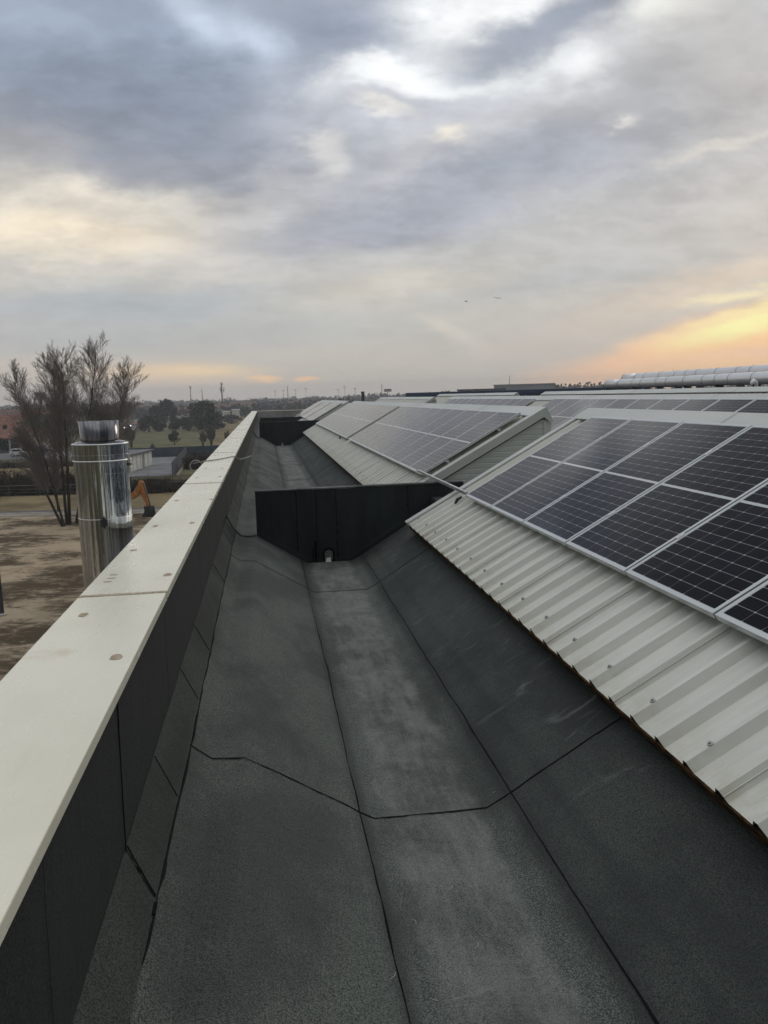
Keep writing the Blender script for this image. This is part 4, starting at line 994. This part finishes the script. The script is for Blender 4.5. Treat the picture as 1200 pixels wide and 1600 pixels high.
def scrub(name,x0,x1,y,h,label,mt,n,leaf,depth=3.,cat='hedge'):
    a=gnd(x0,y+2.7-.027*x0); b=gnd(x1,y+2.7-.027*x1); r=random.Random(int(x0+x1+y)); mb=MB(); root=empty(name,(a.x,a.y,0)); tag(root,label,cat)
    d=b-a
    for k in range(n):
        t=r.random(); q=Vector((r.uniform(-.5,.5)*depth,r.uniform(-.5,.5)*depth,0)); hh=h*(.65+.35*math.sin(t*23)+.2*math.sin(t*61)); 
        z=hh*r.random()**1.0*.9
        p=d*t+q+Vector((0,0,z+.1)); an=r.uniform(0,2*PI); l=leaf*r.uniform(.5,1.6)
        v=Vector((math.cos(an)*.5,math.sin(an)*.5,r.uniform(.3,1))).normalized()*l; wv=v.orthogonal().normalized()*.025
        mb.add([p-wv,p+wv,p+v],[(0,1,2)])
        if k%3==0:
            nn=Vector((r.gauss(0,1),r.gauss(0,1),r.gauss(0,1))).normalized(); u=nn.orthogonal().normalized()*.16; w2=nn.cross(u)*.8; mb.add([p-u,p-w2,p+u,p+w2],[(0,1,2,3)])
    mb.obj('twigs',mt,root)
    T=MB(); 
    for k in range(14): p=d*((k+.5)/14); T.tube([p,p+Vector((.1,.1,h*.6))],[.05,.02],4)
    T.obj('stems',M_BARK,root)
scrub('scrub_hedge',-60,112,770,2.2,'dense dark bramble hedge behind the wire fence at left',M_BRUSHW,15000,.6)
scrub('scrub_hedge',150,262,773,1.3,'lower brown scrub behind the excavator arm',M_BRUSHW,7000,.5)
scrub('scrub_hedge',225,300,768,.8,'thin reddish scrub strip before the concrete yard',M_BRUSHW,2500,.4)
scrub('brown_bush',302,326,738,1.9,'round reddish brown bush by the coping and blue fence',M_BRUSHW,5000,.5,3,'bush')
scrub('roadside_hedge',-40,110,729,.8,'low brown hedge below the road with the white car',M_BRUSHW,5000,.4)
scrub('garden_hedge',-40,60,703,1.1,'dark garden hedge in front of the hipped house',M_EVG,4000,.4)
# far wood as one mass
mb=MB(); r=random.Random(77)
def crowns(n,x0,x1,d0,d1,h0,h1,per,leaf):
    for k in range(n):
        D_=d0*(d1/d0)**r.random(); p=dist(r.uniform(x0,x1),D_); h=r.uniform(h0,h1); W=h*r.uniform(.5,1.1)
        for j in range(per):
            v=Vector((r.gauss(0,.4),r.gauss(0,.4),r.gauss(0,.33))); q=p+Vector((v.x*W*.8,v.y*W*.8,h*(.52+v.z*.72)))
            if q.z<0 or q.z>h*1.05: continue
            an=r.uniform(0,2*PI); u=Vector((math.cos(an),math.sin(an),r.uniform(-.4,.4)))*leaf*r.uniform(.6,1.4); w_=Vector((-.2*math.sin(an),.2*math.cos(an),1))*leaf*r.uniform(.5,1.1)
            mb.add([q-u,q-w_,q+u,q+w_],[(0,1,2,3)])
crowns(330,-120,560,420,900,5,8.2,46,1.0)
crowns(420,-120,760,900,1700,7,11,40,1.6)
crowns(170,560,900,700,1300,7,11.5,36,1.5)
crowns(230,850,1010,500,760,10,13.8,44,.9)
crowns(260,960,1400,600,1200,7,10.5,30,1.6)
o=mb.obj('distant_woodland',M_FAR); tag(o,'hazy mass of bare woods and hedges along the whole horizon','woodland',kind='stuff')
# ================================================================== masts, lamps, distant industry
def mast(x,ytop,D,r0,label,tops=(),mt=M_DARKSTEEL,name='radio_mast',cat='mast',sec=None):
    p=dist(x,D); zt=zof(x,ytop,D); root=empty(name,(p.x,p.y,0)); tag(root,label,cat)
    mb=MB(); mb.tube([(0,0,0),(0,0,zt)],[r0,r0*.55],8); mb.obj('pole',mt,root)
    for (f,w,h) in tops:
        mb=MB(); z=zt*f
        for a in range(3): an=a*2.1; mb.box(-.16,.16,-.12,.12,z-h/2,z+h/2,Matrix.Translation((w*math.cos(an),w*math.sin(an),0)))
        mb.tube([(0,0,z-.1),(0,0,z+.1)],w,8); mb.obj('antenna',M_PLASG,root)
    return root
mast(347,599,520,.55,'thick telecom tower with two antenna clusters left of the coping end',((.99,.7,1.8),(.83,1.4,2.6),(.76,1.1,1.6)))
mast(298,604,600,.4,'slim pale radio mast left of the dark evergreen',((.97,.5,2.),),M_PLASG)
mast(316,608,600,.35,'slim dark mast rising from the big evergreen',((.45,.6,1.),))
mast(450,603,700,.42,'tall slim mast beyond the far end of the gutter')
mast(597,599,500,.25,'thin pole standing beside the small sign board')
mast(796,587,420,.22,'tall thin mast above the grey distant hall')
mast(1051,577,300,.10,'short thin aerial above the silver ducts')
def lamp(x,ytop,D,label):
    p=dist(x,D); zt=zof(x,ytop,D); root=empty('street_lamp',(p.x,p.y,0)); tag(root,label,'street lamp','tall lamps on the horizon')
    mb=MB(); mb.tube([(0,0,0),(0,0,zt)],[.22,.13],6); mb.obj('pole',M_PLASG,root)
    mb=MB(); mb.box(-1.1,1.1,-.25,.25,zt-.15,zt+.25); mb.obj('lamp_head',M_PLASG,root)
for x,y,l in ((430,611,'far street lamp leftmost of the row beyond the viaduct'),(443,610,'far street lamp just left of the slim mast'),(462,609,'far street lamp just right of the slim mast'),(478,607,'far street lamp with wide head above the far shed'),(529,609,'far street lamp above the gap of the far banks'),(539,605,'tallest far street lamp above the middle shed ridge'),(555,607,'far street lamp left of the black stub chimney')): lamp(x,y,650,l)
p=dist(567,160); zt=zof(567,613,160); root=empty('stub_chimney',(p.x,p.y,0)); tag(root,'short black stub chimney behind the middle shed ridge','chimney'); mb=MB(); mb.tube([(0,0,0),(0,0,zt)],[.35,.3],10); mb.obj('stack',M_RUBBER,root); mb=MB(); mb.tube([(0,0,zt),(0,0,zt+.15)],.38,10); mb.obj('stack_rim',M_DARKSTEEL,root)
p=dist(606,380); zt=zof(606,609,380); root=empty('sign_board',(p.x,p.y,0),-.1); tag(root,'small grey roadside sign board on a single pole on the horizon','sign'); mb=MB(); mb.box(-1.7,1.7,-.15,.15,zt-.9,zt+.4); mb.obj('board',M_PLASG,root); mb=MB(); mb.tube([(0,0,0),(0,0,zt-.9)],.18,6); mb.obj('pole',M_DARKSTEEL,root)
# water tower seen through the poplars
p=dist(62,420); zt=zof(62,613,420); root=empty('water_tower',(p.x,p.y,0)); tag(root,'grey blue funnel shaped water tower seen through the bare poplars','water tower')
mb=MB(); mb.lathe([(.9,0),(.8,zt-4),(1.1,zt-3.6),(2.5,zt-.4),(2.6,zt),(0,zt+.2)],(0,0,0),20); mb.obj('tank',M_GREYCL,root,smooth=True); mb=MB(); mb.tube([(0,0,zt+.2),(0,0,zt+1.6)],.12,6); mb.obj('aerial',M_DARKSTEEL,root)
# viaduct
a=dist(416,560); b_=dist(480,520); d=b_-a; zt=zof(445,631,540); root=empty('viaduct',(a.x,a.y,0),math.atan2(d.y,d.x)); tag(root,'bluish road viaduct on slender piers beyond the end of the roof','bridge')
mb=MB(); mb.box(0,d.length+40,-4,4,zt-1.1,zt-.2); mb.obj('deck',M_FENCE,root)
mb=MB(); mb.box(0,d.length+40,-4.1,-3.9,zt-.15,zt+.5); mb.obj('railing',M_FENCE,root)
for k in range(6): mb=MB(); mb.box(2+k*7,2.8+k*7,-1.5,1.5,0,zt-1.1); mb.obj('pier',M_PLASG,root)
mb=MB(); mb.box(-.8,.8,-4,4,0,zt+1.6); mb.obj('end_tower',M_FENCE,root)
# blue hall and the grey halls behind it
box_building('blue_hall',637,1000,95,30,640,614.5,M_BLUE,'long low dark blue hall just beyond the roof ridges',win=False)
bh=box_building('grey_hall',772,867,300,60,640,601.5,M_GREYCL,'tall pale grey hall behind the long blue hall')
box_building('low_hall',715,790,260,30,640,609.5,M_GREYCL,'low grey hall between the blue hall and the tall grey hall',roofmt=M_DARKSTEEL)
# birds
for i,(x,y) in enumerate(((728,471),(778,466))):
    d=ray(x,y).normalized(); P_=Vector((0,0,H))+d*190; mb=MB()
    body=[(-.35,0,0),(-.1,.07,.02),(.25,.05,.0),(.45,0,.02),(.25,-.05,0),(-.1,-.07,.02),(0,0,-.07)]
    mb.add(body,[(0,1,2,3,4,5),(0,6,1),(1,6,2),(2,6,3),(3,6,4),(4,6,5),(5,6,0)])
    for s in(-1,1): mb.add([(-.1,s*.05,.02),(.2,s*.05,.02),(.1,s*.45,.18),(-.02,s*.85,.10),(-.08,s*.4,.15)],[(0,1,2,3,4)])
    root=mb.obj('bird',M_RUBBER); root.location=P_; root.rotation_euler=(.1,.1,.3+i); tag(root,('left' if i==0 else 'right')+' one of two dark birds flying under the clouds','bird','birds in the sky')
# ================================================================== haze
mb=MB(); mb.box(-1100,1900,-20,1800,-1,36)
hz=bpy.data.materials.new('haze'); hz.use_nodes=True; n_=hz.node_tree; n_.nodes.clear(); pv=n_.nodes.new('ShaderNodeVolumePrincipled'); ou=n_.nodes.new('ShaderNodeOutputMaterial'); n_.links.new(pv.outputs[0],ou.inputs['Volume'])
pv.inputs['Color'].default_value=(.93,.96,1,1); pv.inputs['Density'].default_value=.0005
o=mb.obj('haze',hz); tag(o,kind='stuff')
